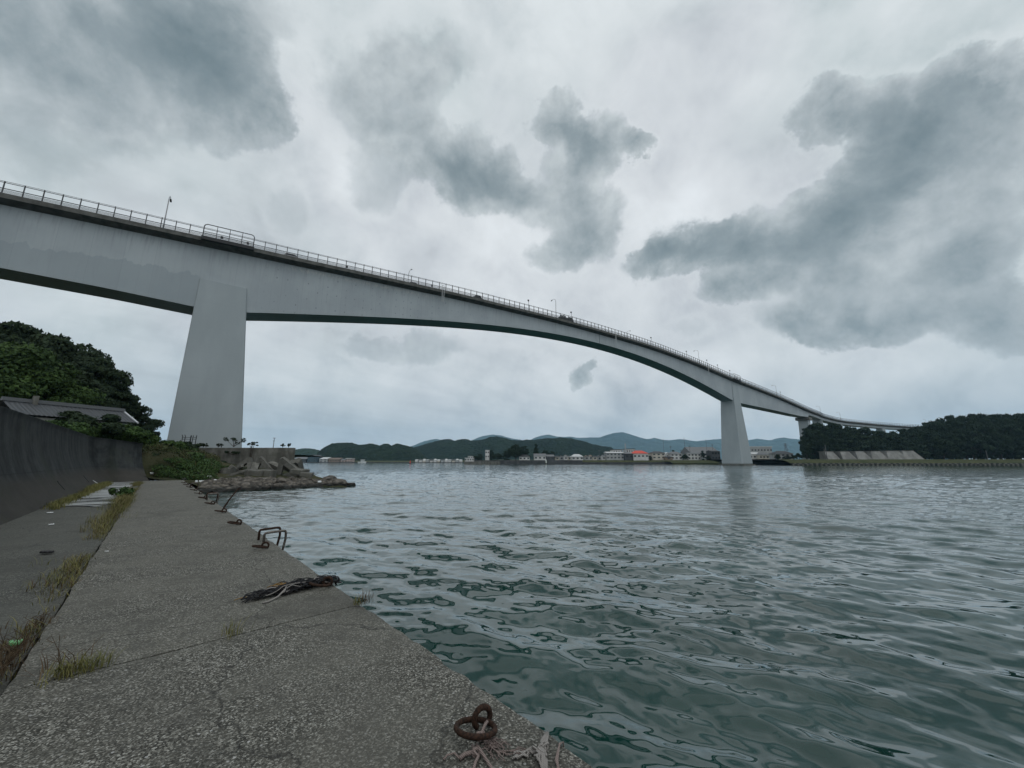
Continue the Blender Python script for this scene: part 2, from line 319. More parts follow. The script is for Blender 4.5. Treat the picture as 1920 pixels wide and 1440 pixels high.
def water_fn(T, b, co):
    pos = T.n('ShaderNodeNewGeometry').outputs['Position']
    dist = T.v('LENGTH', pos)
    far = T.maprange(dist, 25.0, 160.0)
    wx = T.rs(pos, math.radians(62), (1.5, 0.6, 1))
    h1 = T.noise(wx, 1.9, 4, 0.55, 0.4); h2 = T.noise(wx, 0.55, 3, 0.5, 0.3); h3 = T.noise(wx, 0.10, 3, 0.6)
    h0 = T.noise(T.rs(pos, math.radians(70), (1.4, 0.7, 1)), 5.5, 3, 0.6, 0.3)
    fin_b = T.n('ShaderNodeBump', {'Height': h0, 'Strength': T.m('MULTIPLY', T.maprange(dist, 9.0, 26.0), 1.0), 'Distance': 0.016})
    near_b = T.n('ShaderNodeBump', {'Normal': fin_b.outputs[0], 'Height': h1, 'Strength': T.m('MULTIPLY', T.maprange(dist, 8.0, 40.0), 1.0), 'Distance': 0.022})
    mid_b = T.n('ShaderNodeBump', {'Height': h2, 'Strength': T.maprange(dist, 30.0, 120.0), 'Distance': 0.09, 'Normal': near_b.outputs[0]})
    L(T, mid_b.outputs[0], b.inputs['Normal'])
    patch = T.maprange(T.noise(T.mapping(pos, scale=(0.02, 0.07, 1)), 1.0, 5, 0.6), 0.4, 0.62)
    r = T.m('ADD', T.m('MULTIPLY', far, T.m('ADD', 0.03, T.m('MULTIPLY', patch, 0.07))), 0.008)
    L(T, r, b.inputs['Roughness'])
    g = T.mix(T.maprange(T.noise(pos, 0.25, 3, 0.5), 0.4, 0.65), (0.004, 0.027, 0.021), (0.007, 0.036, 0.030))
    L(T, g, b.inputs['Base Color'])
    b.inputs['IOR'].default_value = 1.33; b.inputs['Specular IOR Level'].default_value = 0.5
    b.inputs['Coat Weight'].default_value = 0.5; b.inputs['Coat IOR'].default_value = 1.45; L(T, mid_b.outputs[0], b.inputs['Coat Normal']); L(T, r, b.inputs['Coat Roughness'])

M_QUAY = mat('aggregate_concrete', rough=0.85, spec=0.3, fn=quay_fn(0.0))
M_APRON = mat('apron_concrete', rough=0.8, spec=0.3, fn=quay_fn(0.45))
M_WALL = mat('seawall_concrete', rough=0.9, spec=0.2, fn=wall_fn)
M_OLD = mat('weathered_concrete', rough=0.9, spec=0.2, fn=old_conc_fn)
M_GIRD = mat('girder_paint', rough=0.6, spec=0.3, fn=girder_fn)
M_PIER = mat('pier_paint', rough=0.6, spec=0.3, fn=paint_fn)
M_FASC = mat('stained_fascia', (0.085, 0.085, 0.078), 0.9, var=0.35, vscale=0.8)
M_RAIL = mat('grey_steel', (0.055, 0.058, 0.062), 0.55, 0.3)
M_LAMP = mat('lamp_steel', (0.22, 0.23, 0.24), 0.45, 0.6)
M_DARK = mat('dark_metal', (0.012, 0.012, 0.013), 0.6)
M_GALV = mat('pale_pipe', (0.42, 0.43, 0.43), 0.5)
M_ROAD = mat('asphalt', (0.05, 0.05, 0.05), 0.9, var=0.2, vscale=2)
M_RUST = mat('rusty_iron', rough=0.85, spec=0.2, fn=rust_fn)
M_ROCK = mat('wet_rock', rough=0.8, spec=0.3, fn=rock_fn)
M_GROUND = mat('rough_ground', rough=1.0, spec=0.1, fn=ground_fn)
M_WATER = mat('sea_water', rough=0.03, fn=water_fn)
M_BARK = mat('bark', (0.035, 0.028, 0.022), 0.95, var=0.4, vscale=3, bump=0.05, bscale=8)
M_LEAFD = mat('dark_leaves', rough=0.75, spec=0.15, fn=leaf_fn((0.008, 0.017, 0.008), (0.026, 0.042, 0.018)))
M_LEAFP = mat('pine_needles', rough=0.8, spec=0.12, fn=leaf_fn((0.008, 0.017, 0.011), (0.022, 0.038, 0.020), 0.3))
M_LEAFG = mat('yellow_green_leaves', rough=0.7, spec=0.15, fn=leaf_fn((0.014, 0.032, 0.008), (0.045, 0.080, 0.016)))
M_LEAFS = mat('shrub_leaves', rough=0.7, spec=0.2, fn=leaf_fn((0.014, 0.034, 0.009), (0.048, 0.090, 0.020), 1.5))
M_LEAFO = mat('olive_leaves', rough=0.8, spec=0.1, fn=leaf_fn((0.020, 0.032, 0.012), (0.085, 0.090, 0.040), 1.0))
M_GRASS = mat('grass_blades', rough=0.75, spec=0.15, fn=leaf_fn((0.055, 0.070, 0.018), (0.24, 0.215, 0.085), 2.0))
M_DRY = mat('dry_stems', rough=0.9, spec=0.1, fn=leaf_fn((0.035, 0.022, 0.015), (0.14, 0.105, 0.065), 2.0))

# ------------------------------------------------------------------ mesh helpers
class MB:
    def __init__(s): s.v = []; s.f = []
    def add(s, vs, fs):
        o = len(s.v); s.v.extend([tuple(map(float, p)) for p in vs]); s.f.extend([tuple(i + o for i in f) for f in fs]); return s
    def box(s, cx, cy, cz, sx, sy, sz, rz=0.0, M=None):
        vs = []
        for dx, dy, dz in ((-1, -1, -1), (1, -1, -1), (1, 1, -1), (-1, 1, -1), (-1, -1, 1), (1, -1, 1), (1, 1, 1), (-1, 1, 1)):
            x, y, z = dx * sx / 2, dy * sy / 2, dz * sz / 2
            if M is not None:
                p = M @ Vector((x, y, z)); vs.append((p.x + cx, p.y + cy, p.z + cz))
            else:
                c, n = math.cos(rz), math.sin(rz); vs.append((cx + x * c - y * n, cy + x * n + y * c, cz + z))
        return s.add(vs, [(0, 3, 2, 1), (4, 5, 6, 7), (0, 1, 5, 4), (1, 2, 6, 5), (2, 3, 7, 6), (3, 0, 4, 7)])
    def tube(s, pts, r, n=8, cap=True):
        pts = [Vector(p) for p in pts]; rs = r if isinstance(r, (list, tuple)) else [r] * len(pts)
        up = Vector((0, 0, 1)); rings = []; prev = None
        for i, p in enumerate(pts):
            d = (pts[min(i + 1, len(pts) - 1)] - pts[max(i - 1, 0)])
            if d.length < 1e-9: d = Vector((0, 0, 1))
            d.normalize()
            a = prev if prev is not None else (up if abs(d.z) < 0.9 else Vector((1, 0, 0)))
            a = a - d * a.dot(d)
            if a.length < 1e-4: a = d.orthogonal()
            a.normalize(); b_ = d.cross(a); prev = a
            rings.append([p + (a * math.cos(2 * math.pi * k / n) + b_ * math.sin(2 * math.pi * k / n)) * rs[i] for k in range(n)])
        vs = [x for rg in rings for x in rg]; fs = []
        for i in range(len(pts) - 1):
            for k in range(n): fs.append((i * n + k, i * n + (k + 1) % n, (i + 1) * n + (k + 1) % n, (i + 1) * n + k))
        if cap: fs.append(tuple(range(n))[::-1]); fs.append(tuple((len(pts) - 1) * n + k for k in range(n)))
        return s.add(vs, fs)
    def loft(s, rings, close=True, cap=True):
        n = len(rings[0]); vs = [x for rg in rings for x in rg]; fs = []
        for i in range(len(rings) - 1):
            for k in range(n if close else n - 1): fs.append((i * n + k, i * n + (k + 1) % n, (i + 1) * n + (k + 1) % n, (i + 1) * n + k))
        if cap and close: fs.append(tuple(range(n))[::-1]); fs.append(tuple((len(rings) - 1) * n + k for k in range(n)))
        return s.add(vs, fs)
    def build(s, name, m, parent=None, smooth=False, bevel=0.0):
        me = bpy.data.meshes.new(name); me.from_pydata(s.v, [], s.f); me.update()
        me.materials.append(m)
        if smooth: me.polygons.foreach_set('use_smooth', [True] * len(me.polygons))
        o = bpy.data.objects.new(name, me); COL.objects.link(o)
        if parent is not None: o.parent = parent
        if bevel:
            md = o.modifiers.new('bevel', 'BEVEL'); md.width = bevel; md.segments = 2; md.limit_method = 'ANGLE'
        return o
def fastmesh(name, V, F, m, smooth=True, parent=None, uv=None):
    """V (n,3) and F (k,3 or 4) numpy arrays"""
    me = bpy.data.meshes.new(name); k = F.shape[1]
    me.vertices.add(len(V)); me.vertices.foreach_set('co', V.astype(np.float32).ravel())
    me.loops.add(F.size); me.loops.foreach_set('vertex_index', F.astype(np.int32).ravel())
    me.polygons.add(len(F)); me.polygons.foreach_set('loop_start', np.arange(0, F.size, k, dtype=np.int32))
    me.polygons.foreach_set('loop_total', np.full(len(F), k, dtype=np.int32))
    me.polygons.foreach_set('use_smooth', np.full(len(F), bool(smooth)))
    me.update(calc_edges=True)
    if uv is not None:
        l = me.uv_layers.new(name='UVMap'); l.data.foreach_set('uv', uv[F.ravel()].astype(np.float32).ravel())
    me.materials.append(m)
    if name is None: return me
    o = bpy.data.objects.new(name, me); COL.objects.link(o)
    if parent is not None: o.parent = parent
    return o
def gridfaces(nr, nc):
    i = np.arange(nr - 1)[:, None] * nc + np.arange(nc - 1)[None, :]
    return np.stack([i, i + 1, i + nc + 1, i + nc], -1).reshape(-1, 4)
def tag(o, label=None, cat=None, group=None, kind=None):
    if label: o['label'] = label
    if cat: o['category'] = cat
    if group: o['group'] = group
    if kind: o['kind'] = kind
    return o
def empty(name, loc, label, cat, group=None, rz=0.0):
    e = bpy.data.objects.new(name, None); COL.objects.link(e); e.location = loc; e.rotation_euler = (0, 0, rz)
    e.empty_display_size = 0.3
    return tag(e, label, cat, group)
def dup(o, loc=None, rot=None, scale=None, label=None):
    c = o.copy(); COL.objects.link(c)
    if loc is not None: c.location = loc
    if rot is not None: c.rotation_euler = rot
    if scale is not None: c.scale = scale if isinstance(scale, (tuple, list)) else (scale,) * 3
    if label: c['label'] = label
    for ch in list(o.children):
        d = ch.copy(); COL.objects.link(d); d.parent = c
        for g in list(ch.children):
            h = g.copy(); COL.objects.link(h); h.parent = d
    return c

# value noise in numpy
def _h(i, j, k):
    n = (i * 374761393 + j * 668265263 + k * 2147483647) & 0xffffffff
    n = ((n ^ (n >> 13)) * 1274126177) & 0xffffffff
    return ((n ^ (n >> 16)) & 0xffff) / 65535.0
def vnoise(P):
    P = np.asarray(P, float); i = np.floor(P).astype(np.int64); f = P - i; f = f * f * (3 - 2 * f); r = 0
    for a in (0, 1):
        for b_ in (0, 1):
            for c in (0, 1):
                w = (f[..., 0] if a else 1 - f[..., 0]) * (f[..., 1] if b_ else 1 - f[..., 1]) * (f[..., 2] if c else 1 - f[..., 2])
                r = r + w * _h(i[..., 0] + a, i[..., 1] + b_, i[..., 2] + c)
    return r
def fbm(P, o=4):
    P = np.asarray(P, float); r = 0; a = 0.5; s = 0
    for k in range(o): r = r + a * vnoise(P * 2 ** k + 17.3 * k); s += a; a *= 0.55
    return r / s

# ------------------------------------------------------------------ water: wave surface, one sheet to the horizon
def wave_tile(Lm, N, lmin, lmax, wdir, spread, slope, seed):
    g = np.random.default_rng(seed)
    k = np.fft.fftfreq(N, d=Lm / N) * 2 * math.pi
    KX, KY = np.meshgrid(k, k, indexing='ij'); K = np.hypot(KX, KY); K[0, 0] = 1
    kp = 2 * math.pi / lmax
    amp = np.where((K > kp * 0.6) & (K < 2 * math.pi / lmin), K ** -2.25, 0) * np.exp(-(kp * 0.75 / K) ** 4)
    ang = np.arctan2(KY, KX) - wdir
    amp = amp * (np.abs(np.cos(ang)) ** spread + 0.10)
    h = np.real(np.fft.ifft2(amp * (g.normal(size=K.shape) + 1j * g.normal(size=K.shape))))
    gx = np.gradient(h, Lm / N, axis=0)
    return h * slope / gx.std()
def sample_tile(T, Lm, X, Y, rot):
    N = T.shape[0]; c, s = math.cos(rot), math.sin(rot)
    u = (X * c - Y * s) / Lm * N; v = (X * s + Y * c) / Lm * N
    i = np.floor(u).astype(int); j = np.floor(v).astype(int); fu = u - i; fv = v - j
    g = lambda a, b_: T[(i + a) % N, (j + b_) % N]
    return (g(0, 0) * (1 - fu) * (1 - fv) + g(1, 0) * fu * (1 - fv) + g(0, 1) * (1 - fu) * fv + g(1, 1) * fu * fv)
WD = math.radians(62)
TA = wave_tile(26.0, 1024, 0.16, 2.6, WD, 2.0, 0.050, 3)
TB = wave_tile(17.3, 1024, 0.12, 1.3, WD + 0.5, 1.0, 0.038, 5)
TC = wave_tile(90.0, 1024, 0.6, 9.0, WD - 0.3, 1.5, 0.012, 8)
nr, na = 700, 1050
rad = np.concatenate([1.3 * np.exp(np.linspace(0, math.log(170 / 1.3), nr)), 170 * np.exp(np.linspace(0, math.log(6800 / 170), 40))[1:]])
ang = np.linspace(math.radians(-78), math.radians(78), na)
R_, A_ = np.meshgrid(rad, ang, indexing='ij')
X_, Y_ = R_ * np.sin(A_), R_ * np.cos(A_)
fade = np.clip(1 - (R_ - 60) / 100, 0, 1)
gust = 0.55 + 0.9 * fbm(np.stack([X_ * 0.09, Y_ * 0.16, X_ * 0 + 3], -1), 3)
Z_ = (sample_tile(TA, 26.0, X_, Y_, 0.0) * gust + sample_tile(TB, 17.3, X_, Y_, 0.7) * gust + sample_tile(TC, 90.0, X_, Y_, 0.2)) * fade
Vw = np.stack([X_, Y_, Z_], -1).reshape(-1, 3)
water = fastmesh('water', Vw, gridfaces(len(rad), na), M_WATER)
tag(water, 'green grey channel water with small wind ripples reaching to the far shores', None, None, 'structure')
# the rest of the sea around and behind the camera, a little lower than the wave sheet
mb = MB(); mb.add([(-6900, -600, -1.2), (6900, -600, -1.2), (6900, 6900, -1.2), (-6900, 6900, -1.2)], [(0, 1, 2, 3)])
sea = mb.build('sea', M_WATER); tag(sea, kind='structure')
# ------------------------------------------------------------------ bridge
BP0 = np.array([-82.7148, 54.4439]); BA = 0.65325
BD = np.array([math.cos(BA), math.sin(BA)]); BT = np.array([-math.sin(BA), math.cos(BA)]); SP = 2.105
def onplane(px, py, off):
    r = ray(px, py); t = ((BP0 + BT * off) @ BT) / (r[:2] @ BT); Q = r[:2] * t
    return (Q - BP0) @ BD, r[2] * t + CH
RZ = [(-90, 36.8), (-40, 43.2), (0, 47.2), (12.6, 48.12), (23.2, 48.9), (35.8, 49.83), (44.2, 50.35), (52.6, 51.05), (63.1, 51.78), (73.7, 52.58), (84.2, 53.3), (94.7, 53.85),
      (105, 54.3), (115.8, 54.85), (124.2, 55.22), (138.9, 55.65), (149.5, 55.85), (166, 56.05), (177, 56.1), (192, 55.9), (221, 54.75), (244, 53.2), (269, 51.35), (300, 49.8), (330, 48.2), (350, 46.9), (396, 43.4),
      (437, 43.0), (467, 42.5), (501, 41.1), (522, 39.9), (546, 37.9), (566, 36.2), (620, 32.5)]
# plan path: straight to the end pier, then bending to the right
ctrl = [(231.0, 295.0), (254.0, 314.5), (276, 334), (305, 353), (329, 361), (354, 363), (378, 360), (405, 352), (440, 338), (480, 318)]
def catmull(P, n=24):
    P = [np.array(p, float) for p in P]; out = []
    for i in range(1, len(P) - 2):
        for k in range(n):
            t = k / n; out.append(0.5 * (2 * P[i] + (P[i + 1] - P[i - 1]) * t + (2 * P[i - 1] - 5 * P[i] + 4 * P[i + 1] - P[i + 2]) * t * t + (3 * P[i] - P[i - 1] - 3 * P[i + 1] + P[i + 2]) * t ** 3))
    return out
cur = [BP0 + BD * s for s in np.arange(-92, 396, 4.0)] + [p for p in catmull([BP0 + BD * 380] + [BP0 + BD * 396] + ctrl[1:] + [(520, 292)])]
cur = np.array(cur); seg = np.hypot(*np.diff(cur, axis=0).T); cs = np.concatenate([[0], np.cumsum(seg)]) - 92
def path(s):
    return np.array([np.interp(s, cs, cur[:, 0]), np.interp(s, cs, cur[:, 1])])
def ptan(s):
    d = path(s + 2.0) - path(s - 2.0); return d / np.linalg.norm(d)
_ss = np.arange(-92, 600, SP); _z = np.interp(_ss, *zip(*RZ)); _k = np.hanning(13)[1:-1]; _k /= _k.sum()
_z = np.convolve(np.pad(_z, 5, 'edge'), _k, 'valid')
_z[:4] = np.interp(_ss[:4], *zip(*RZ))
def zrail(s): return float(np.interp(s, _ss, _z))
RH = 2.5                                    # railing height
def zdeck(s): return zrail(s) - RH
def BPt(s, t, z):
    p = path(s); d = ptan(s); n = np.array([-d[1], d[0]]); w = p + n * t
    return (w[0], w[1], z)
botpx = [(0, 502.5), (200, 540), (364, 574.5)]
BZ = [(-90, 31.5), (-45, 32.5)] + [(0.0, 32.95), (13.5, 32.9), (25.7, 32.5), (29.5, 32.35)]
BZ += [tuple(onplane(*q_, 1.5)) for q_ in [(480, 587), (600, 589.5), (700, 594), (830, 600.5), (960, 612.5), (1000, 620.8), (1052, 629), (1104, 639.6), (1156, 653), (1200, 665), (1250, 686), (1300, 711), (1340, 732), (1372, 749.5)]]
BZ += [(269.5, 36.0)] + [tuple(onplane(*q_, 1.5)) for q_ in [(1388, 755.5), (1444, 767.5), (1496, 779)]] + [(396, 35.9), (399, 38.2), (620, 27.3)]
BZ = sorted(BZ)
_m = [p for p in BZ if 35 < p[0] < 269]; _pf = np.polyfit([p[0] for p in _m], [p[1] for p in _m], 4)
BZ = sorted([p for p in BZ if not 35 < p[0] < 269] + [(s_, float(np.polyval(_pf, s_))) for s_ in np.arange(38, 262, 6.0)])
def zbot(s):
    if s > 398.5: return zdeck(s) - 3.0
    return float(np.interp(s, *zip(*BZ)))
S = sorted(set([round(x, 3) for x in np.arange(-88, 590, SP)] + [29.5, 269.5, 396.0, 398.4, 398.6]))
bridge = empty('girder_bridge', (*(BP0 + BD * 29.5), 0.0), 'long pale grey box girder road bridge arching over the channel on tall tapered piers', 'bridge')
bridge.location = (0, 0, 0)
# box girder with uv (metres along, metres below deck)
V, UV = [], []
for s in S:
    zd, zb = zdeck(s) - 0.95, zbot(s)
    for t, z in ((1.5, zd), (1.5, zb), (7.7, zb), (7.7, zd)):
        V.append(BPt(s, t, z)); UV.append((s, zd + 0.95 - z + (0 if t < 2 else 50)))
n = len(S); F = []
for i in range(n - 1):
    for k in range(3): F.append((i * 4 + k, i * 4 + k + 1, i * 4 + 4 + k + 1, i * 4 + 4 + k))
gird = fastmesh('box_girder', np.array(V), np.array(F)[:, ::-1], M_GIRD, False, bridge, np.array(UV))
# deck slab: edge kerb, fascia, sloping soffit
prof = [(-0.2, 0.30), (-0.2, -0.50), (0.0, -0.56), (1.5, -0.98), (7.7, -0.98), (9.2, -0.56), (9.4, -0.50), (9.4, 0.30), (9.05, 0.30), (9.05, 0.02), (0.15, 0.02), (0.15, 0.30)]
mb = MB(); mb.loft([[BPt(s, t, zdeck(s) + z) for t, z in prof] for s in S]); mb.build('deck_slab', M_FASC, bridge)
mb = MB(); mb.loft([[BPt(s, t, zdeck(s) + 0.026) for t in (0.16, 9.04)] for s in S], close=False); mb.build('road_surface', M_ROAD, bridge)
# piers
def pier_mesh(name, rows, parent):
    """rows: (z, s0, s1, t0, t1)"""
    mb = MB(); rings = []
    for z, s0, s1, t0, t1 in rows:
        ch = 0.18
        rings.append([BPt(a_, b_, z) for a_, b_ in ((s0, t0 + ch), (s0 + ch, t0), (s1 - ch, t0), (s1, t0 + ch), (s1, t1 - ch), (s1 - ch, t1), (s0 + ch, t1), (s0, t1 - ch))])
    mb.loft(rings); return mb.build(name, M_PIER, parent)
pier_mesh('pier', [(-3, 25.25, 37.0, -0.55, 9.75), (4.0, 25.3, 36.7, -0.3, 9.5), (38.55, 25.8, 33.75, 1.25, 7.95)], bridge)
pier_mesh('pier', [(-6, 262.2, 277.4, -0.9, 10.6), (0, 262.5, 276.9, -0.6, 10.3), (47.0, 266.3, 273.0, 1.25, 7.95)], bridge)
mb = MB(); mb.loft([[BPt(a_, b_, z) for a_, b_ in ((261.6, -1.5), (277.8, -1.5), (277.8, 11.2), (261.6, 11.2))] for z in (-4, 0.7)]); mb.build('pier_footing', M_OLD, bridge)
pier_mesh('pier', [(0, 392.6, 400.6, 0.6, 8.6), (33.6, 393.3, 399.6, 1.4, 7.8)], bridge)
mb = MB(); mb.loft([[BPt(a_, b_, z) for a_, b_ in ((391.6, 0.2), (400.8, 0.2), (400.8, 9.0), (391.6, 9.0))] for z in (33.6, 35.75)]); mb.build('pier_cap', M_OLD, bridge)
for s in (445, 492, 540):
    pier_mesh('pier', [(0, s - 1.6, s + 1.6, 1.2, 8.0), (zbot(s) - 0.05, s - 1.4, s + 1.4, 1.2, 8.0)], bridge)
mb = MB(); mb.loft([[BPt(s, 1.46, z) for s in (149.43, 149.57)] + [BPt(s, 1.52, z) for s in (149.57, 149.43)] for z in (zbot(149.5) + 0.05, zdeck(149.5) - 1.0)]); mb.build('hinge_joint', M_DARK, bridge)
# railings
def rail(name, t, dz, w, h, m, s0=-86, s1=588, parent=bridge):
    ss = [x for x in S if s0 <= x <= s1]
    mb = MB(); mb.loft([[BPt(s, t - w / 2, zdeck(s) + dz - h / 2), BPt(s, t + w / 2, zdeck(s) + dz - h / 2), BPt(s, t + w / 2, zdeck(s) + dz + h / 2), BPt(s, t - w / 2, zdeck(s) + dz + h / 2)] for s in ss])
    return mb.build(name, m, parent)
GAPS = [(25.3, 33.7), (265.2, 273.6)]
for t in (0.0, 9.2):
    rail('top_rail', t, 2.5, 0.05, 0.05, M_RAIL); rail('handrail', t, 2.28, 0.07, 0.09, M_RAIL); rail('middle_rail', t, 1.22, 0.08, 0.12, M_RAIL)
    mb = MB()
    for dz in (0.42, 0.56, 0.70, 0.84, 0.98):
        mb.loft([[BPt(s, t + a_, zdeck(s) + dz + b_) for a_, b_ in ((-0.03, -0.02), (0.03, -0.02), (0.03, 0.02), (-0.03, 0.02))] for s in S])
    mb.build('slat_rails', M_RAIL, bridge)
def post_mb(s, t, mb=None):
    mb = mb or MB(); d = ptan(s); a_ = math.atan2(d[1], d[0]); x, y, z = BPt(s, t, zdeck(s))
    mb.box(x, y, z + 1.38, 0.12, 0.18, 2.28, rz=a_); return mb
posts = [SP * k for k in range(-40, 279)]
vis = [s for s in posts if s >= -2.2]
for s in vis[:100]: post_mb(s, 0.0).build('railing_post', M_RAIL, bridge)
mb = MB()
for s in posts:
    if s not in vis[:100]: post_mb(s, 0.0, mb)
    post_mb(s, 9.2, mb)
tag(mb.build('railing_post', M_RAIL, bridge), kind='stuff')
# maintenance platforms over the two main piers
for s0, s1 in GAPS:
    mb = MB(); top = [(s0, 0.3), (s0, 2.4), (s0 + 0.15, 2.75), (s0 + 0.5, 2.95), (s1 - 0.5, 2.95), (s1 - 0.15, 2.75), (s1, 2.4), (s1, 0.3)]
    ext = []
    for a_, b_ in zip(top[:-1], top[1:]):
        for k in range(6): f_ = k / 6; ext.append((a_[0] + (b_[0] - a_[0]) * f_, a_[1] + (b_[1] - a_[1]) * f_))
    ext.append(top[-1])
    mb.tube([BPt(s, -0.75, zdeck(s) + h) for s, h in ext], 0.09, 8)
    mb.tube([BPt(s, -0.75, zdeck(s) + 1.3) for s in np.linspace(s0, s1, 5)], 0.06, 6)
    for h in (0.5, 0.66, 0.82, 0.98, 1.14): mb.tube([BPt(s, -0.75, zdeck(s) + h) for s in np.linspace(s0, s1, 5)], 0.025, 4)
    for s in np.arange(s0 + SP, s1 - 0.5, SP): mb.tube([BPt(s, -0.75, zdeck(s) + 0.25), BPt(s, -0.75, zdeck(s) + 2.95)], 0.055, 6)
    for s in (s0, s1):
        for h in (0.5, 1.3, 2.4): mb.tube([BPt(s, -0.75, zdeck(s) + h), BPt(s, -0.02, zdeck(s) + h)], 0.05, 6)
    mb.build('platform_rail', M_RAIL, bridge)
    mb = MB(); mb.loft([[BPt(s, t_, zdeck(s) + z) for t_, z in ((-0.95, -0.45), (-0.95, 0.22), (-0.23, 0.22), (-0.23, -0.45))] for s in np.linspace(s0 - 0.2, s1 + 0.2, 5)]); mb.build('platform_beam', M_DARK, bridge)
    for s in (s0 + 3.0, s1 - 1.0):
        x, y, z = BPt(s, -0.8, zdeck(s)); mb = MB(); mb.box(x, y, z + 0.75, 0.42, 0.2, 0.5, rz=BA); mb.build('junction_box', M_DARK, bridge)
for s in (52.8, 75.5):
    x, y, z = BPt(s, -0.2, zdeck(s)); mb = MB(); mb.box(x, y, z + 0.8, 0.38, 0.2, 0.5, rz=BA); mb.build('junction_box', M_DARK, bridge)
for s, lo in ((79.0, 3.4), (157.8, 3.6), (235.6, 3.8)):
    mb = MB()
    for ds in (-0.3, 0.3): mb.tube([BPt(s + ds, -0.32, zdeck(s) + 1.6), BPt(s + ds, -0.32, zdeck(s) - lo)], 0.07, 8)
    for h in (1.6, 0.6, -lo * 0.5, -lo + 0.3): mb.tube([BPt(s - 0.3, -0.32, zdeck(s) + h), BPt(s + 0.3, -0.32, zdeck(s) + h)], 0.05, 6)
    mb.tube([BPt(s - 0.3, -0.32, zdeck(s) + 1.6), BPt(s - 0.9, -0.32, zdeck(s) + 1.6)], 0.05, 6)
    mb.build('drain_pipe', M_GALV, bridge)

# street lamps: built once, copied
ARMD = 1.0
def make_lamp():
    e = empty('street_lamp', (0, 0, 0), 'x', 'street lamp', 'street lamps along the bridge')
    mb = MB(); mb.tube([(0, 0, 0), (0, 0, 0.9), (0, 0, 6.6)], [0.13, 0.11, 0.075], 10); mb.build('pole', M_LAMP, e, True)
    mb = MB(); mb.tube([(0, 0, 6.5), (0, 0.05, 7.1), (0, 0.3, 7.6), (0, 0.75, 7.92), (0, 1.3, 8.0), (0, 1.9, 7.92)], [0.07, 0.065, 0.06, 0.055, 0.05, 0.045], 8); mb.build('arm', M_LAMP, e, True)
    mb = MB(); mb.loft([[(-0.11, 1.7, 7.86), (0.11, 1.7, 7.86), (0.09, 1.7, 7.98), (-0.09, 1.7, 7.98)], [(-0.17, 2.05, 7.76), (0.17, 2.05, 7.76), (0.13, 2.05, 7.96), (-0.13, 2.05, 7.96)], [(-0.13, 2.5, 7.66), (0.13, 2.5, 7.66), (0.09, 2.5, 7.78), (-0.09, 2.5, 7.78)]]); mb.build('lamp_head', M_DARK, e)
    return e
lamp0 = make_lamp()
LP = [(19.3, 0, 'tall street lamp on the bridge edge left of the nearer main pier'), (72, 1, 'street lamp right of the nearer pier with its short arm bent to the right'),
      (124.5, 0, 'street lamp near midspan with a hooked arm over the road to the left'), (178, 1, 'street lamp beyond midspan with only its arm showing above the rail'),
      (227.7, 0, 'street lamp with arm hooked left on the descending half of the main span'), (283, 1, 'small street lamp head just behind the raised rail over the far main pier'),
      (332, 0, 'square armed street lamp over the span between the far main pier and the end pier'), (385, 1, 'faint street lamp arm on the far rail close to the end pier'),
      (438, 0, 'street lamp on the bend just past the end pier above the pines'), (490, 0, 'pale distant street lamp in the middle of the curved approach above the pine tops'), (575, 0, 'farthest street lamp where the approach vanishes behind the pines')]
for i, (s, farside, lb) in enumerate(LP):
    d = ptan(s); a_ = math.atan2(d[1], d[0]); t = 8.85 if farside else 0.35
    o = lamp0 if i == 0 else dup(lamp0)
    o.location = BPt(s, t, zdeck(s) + 0.02); o.rotation_euler = (0, 0, a_ + (math.pi if farside else 0)); o['label'] = lb
# small boxes on posts
sg = empty('signal_post', (0, 0, 0), 'x', 'signal post', 'short posts with a box head along the near rail')
mb = MB(); mb.tube([(0, 0, 0), (0, 0, 3.7)], 0.06, 8); mb.build('post', M_RAIL, sg)
mb = MB(); mb.box(-0.15, 0, 3.72, 0.42, 0.34, 0.40); mb.box(-0.15, 0, 3.96, 0.5, 0.46, 0.06); mb.build('box_head', M_DARK, sg, bevel=0.02)
SG = [(111.3, 'short post with a dark box head standing left of the midspan street lamp'), (132.1, 'short post with a dark box head above the dark truck'), (184.0, 'short box headed post right of the low lamp arm beyond midspan'),
      (214.7, 'short box headed post close left of the lamp on the descending span'), (235.4, 'short box headed post above the drain pipe of the descending span'), (247.3, 'box headed post midway between the drain pipe and the far main pier'),
      (262.0, 'box headed post just left of the raised rail at the far main pier'), (337.8, 'box headed post right of the square armed lamp past the far main pier')]
for i, (s, lb) in enumerate(SG):
    o = sg if i == 0 else dup(sg); o.location = BPt(s, -0.05, zdeck(s) + 0.25); o.rotation_euler = (0, 0, BA); o['label'] = lb

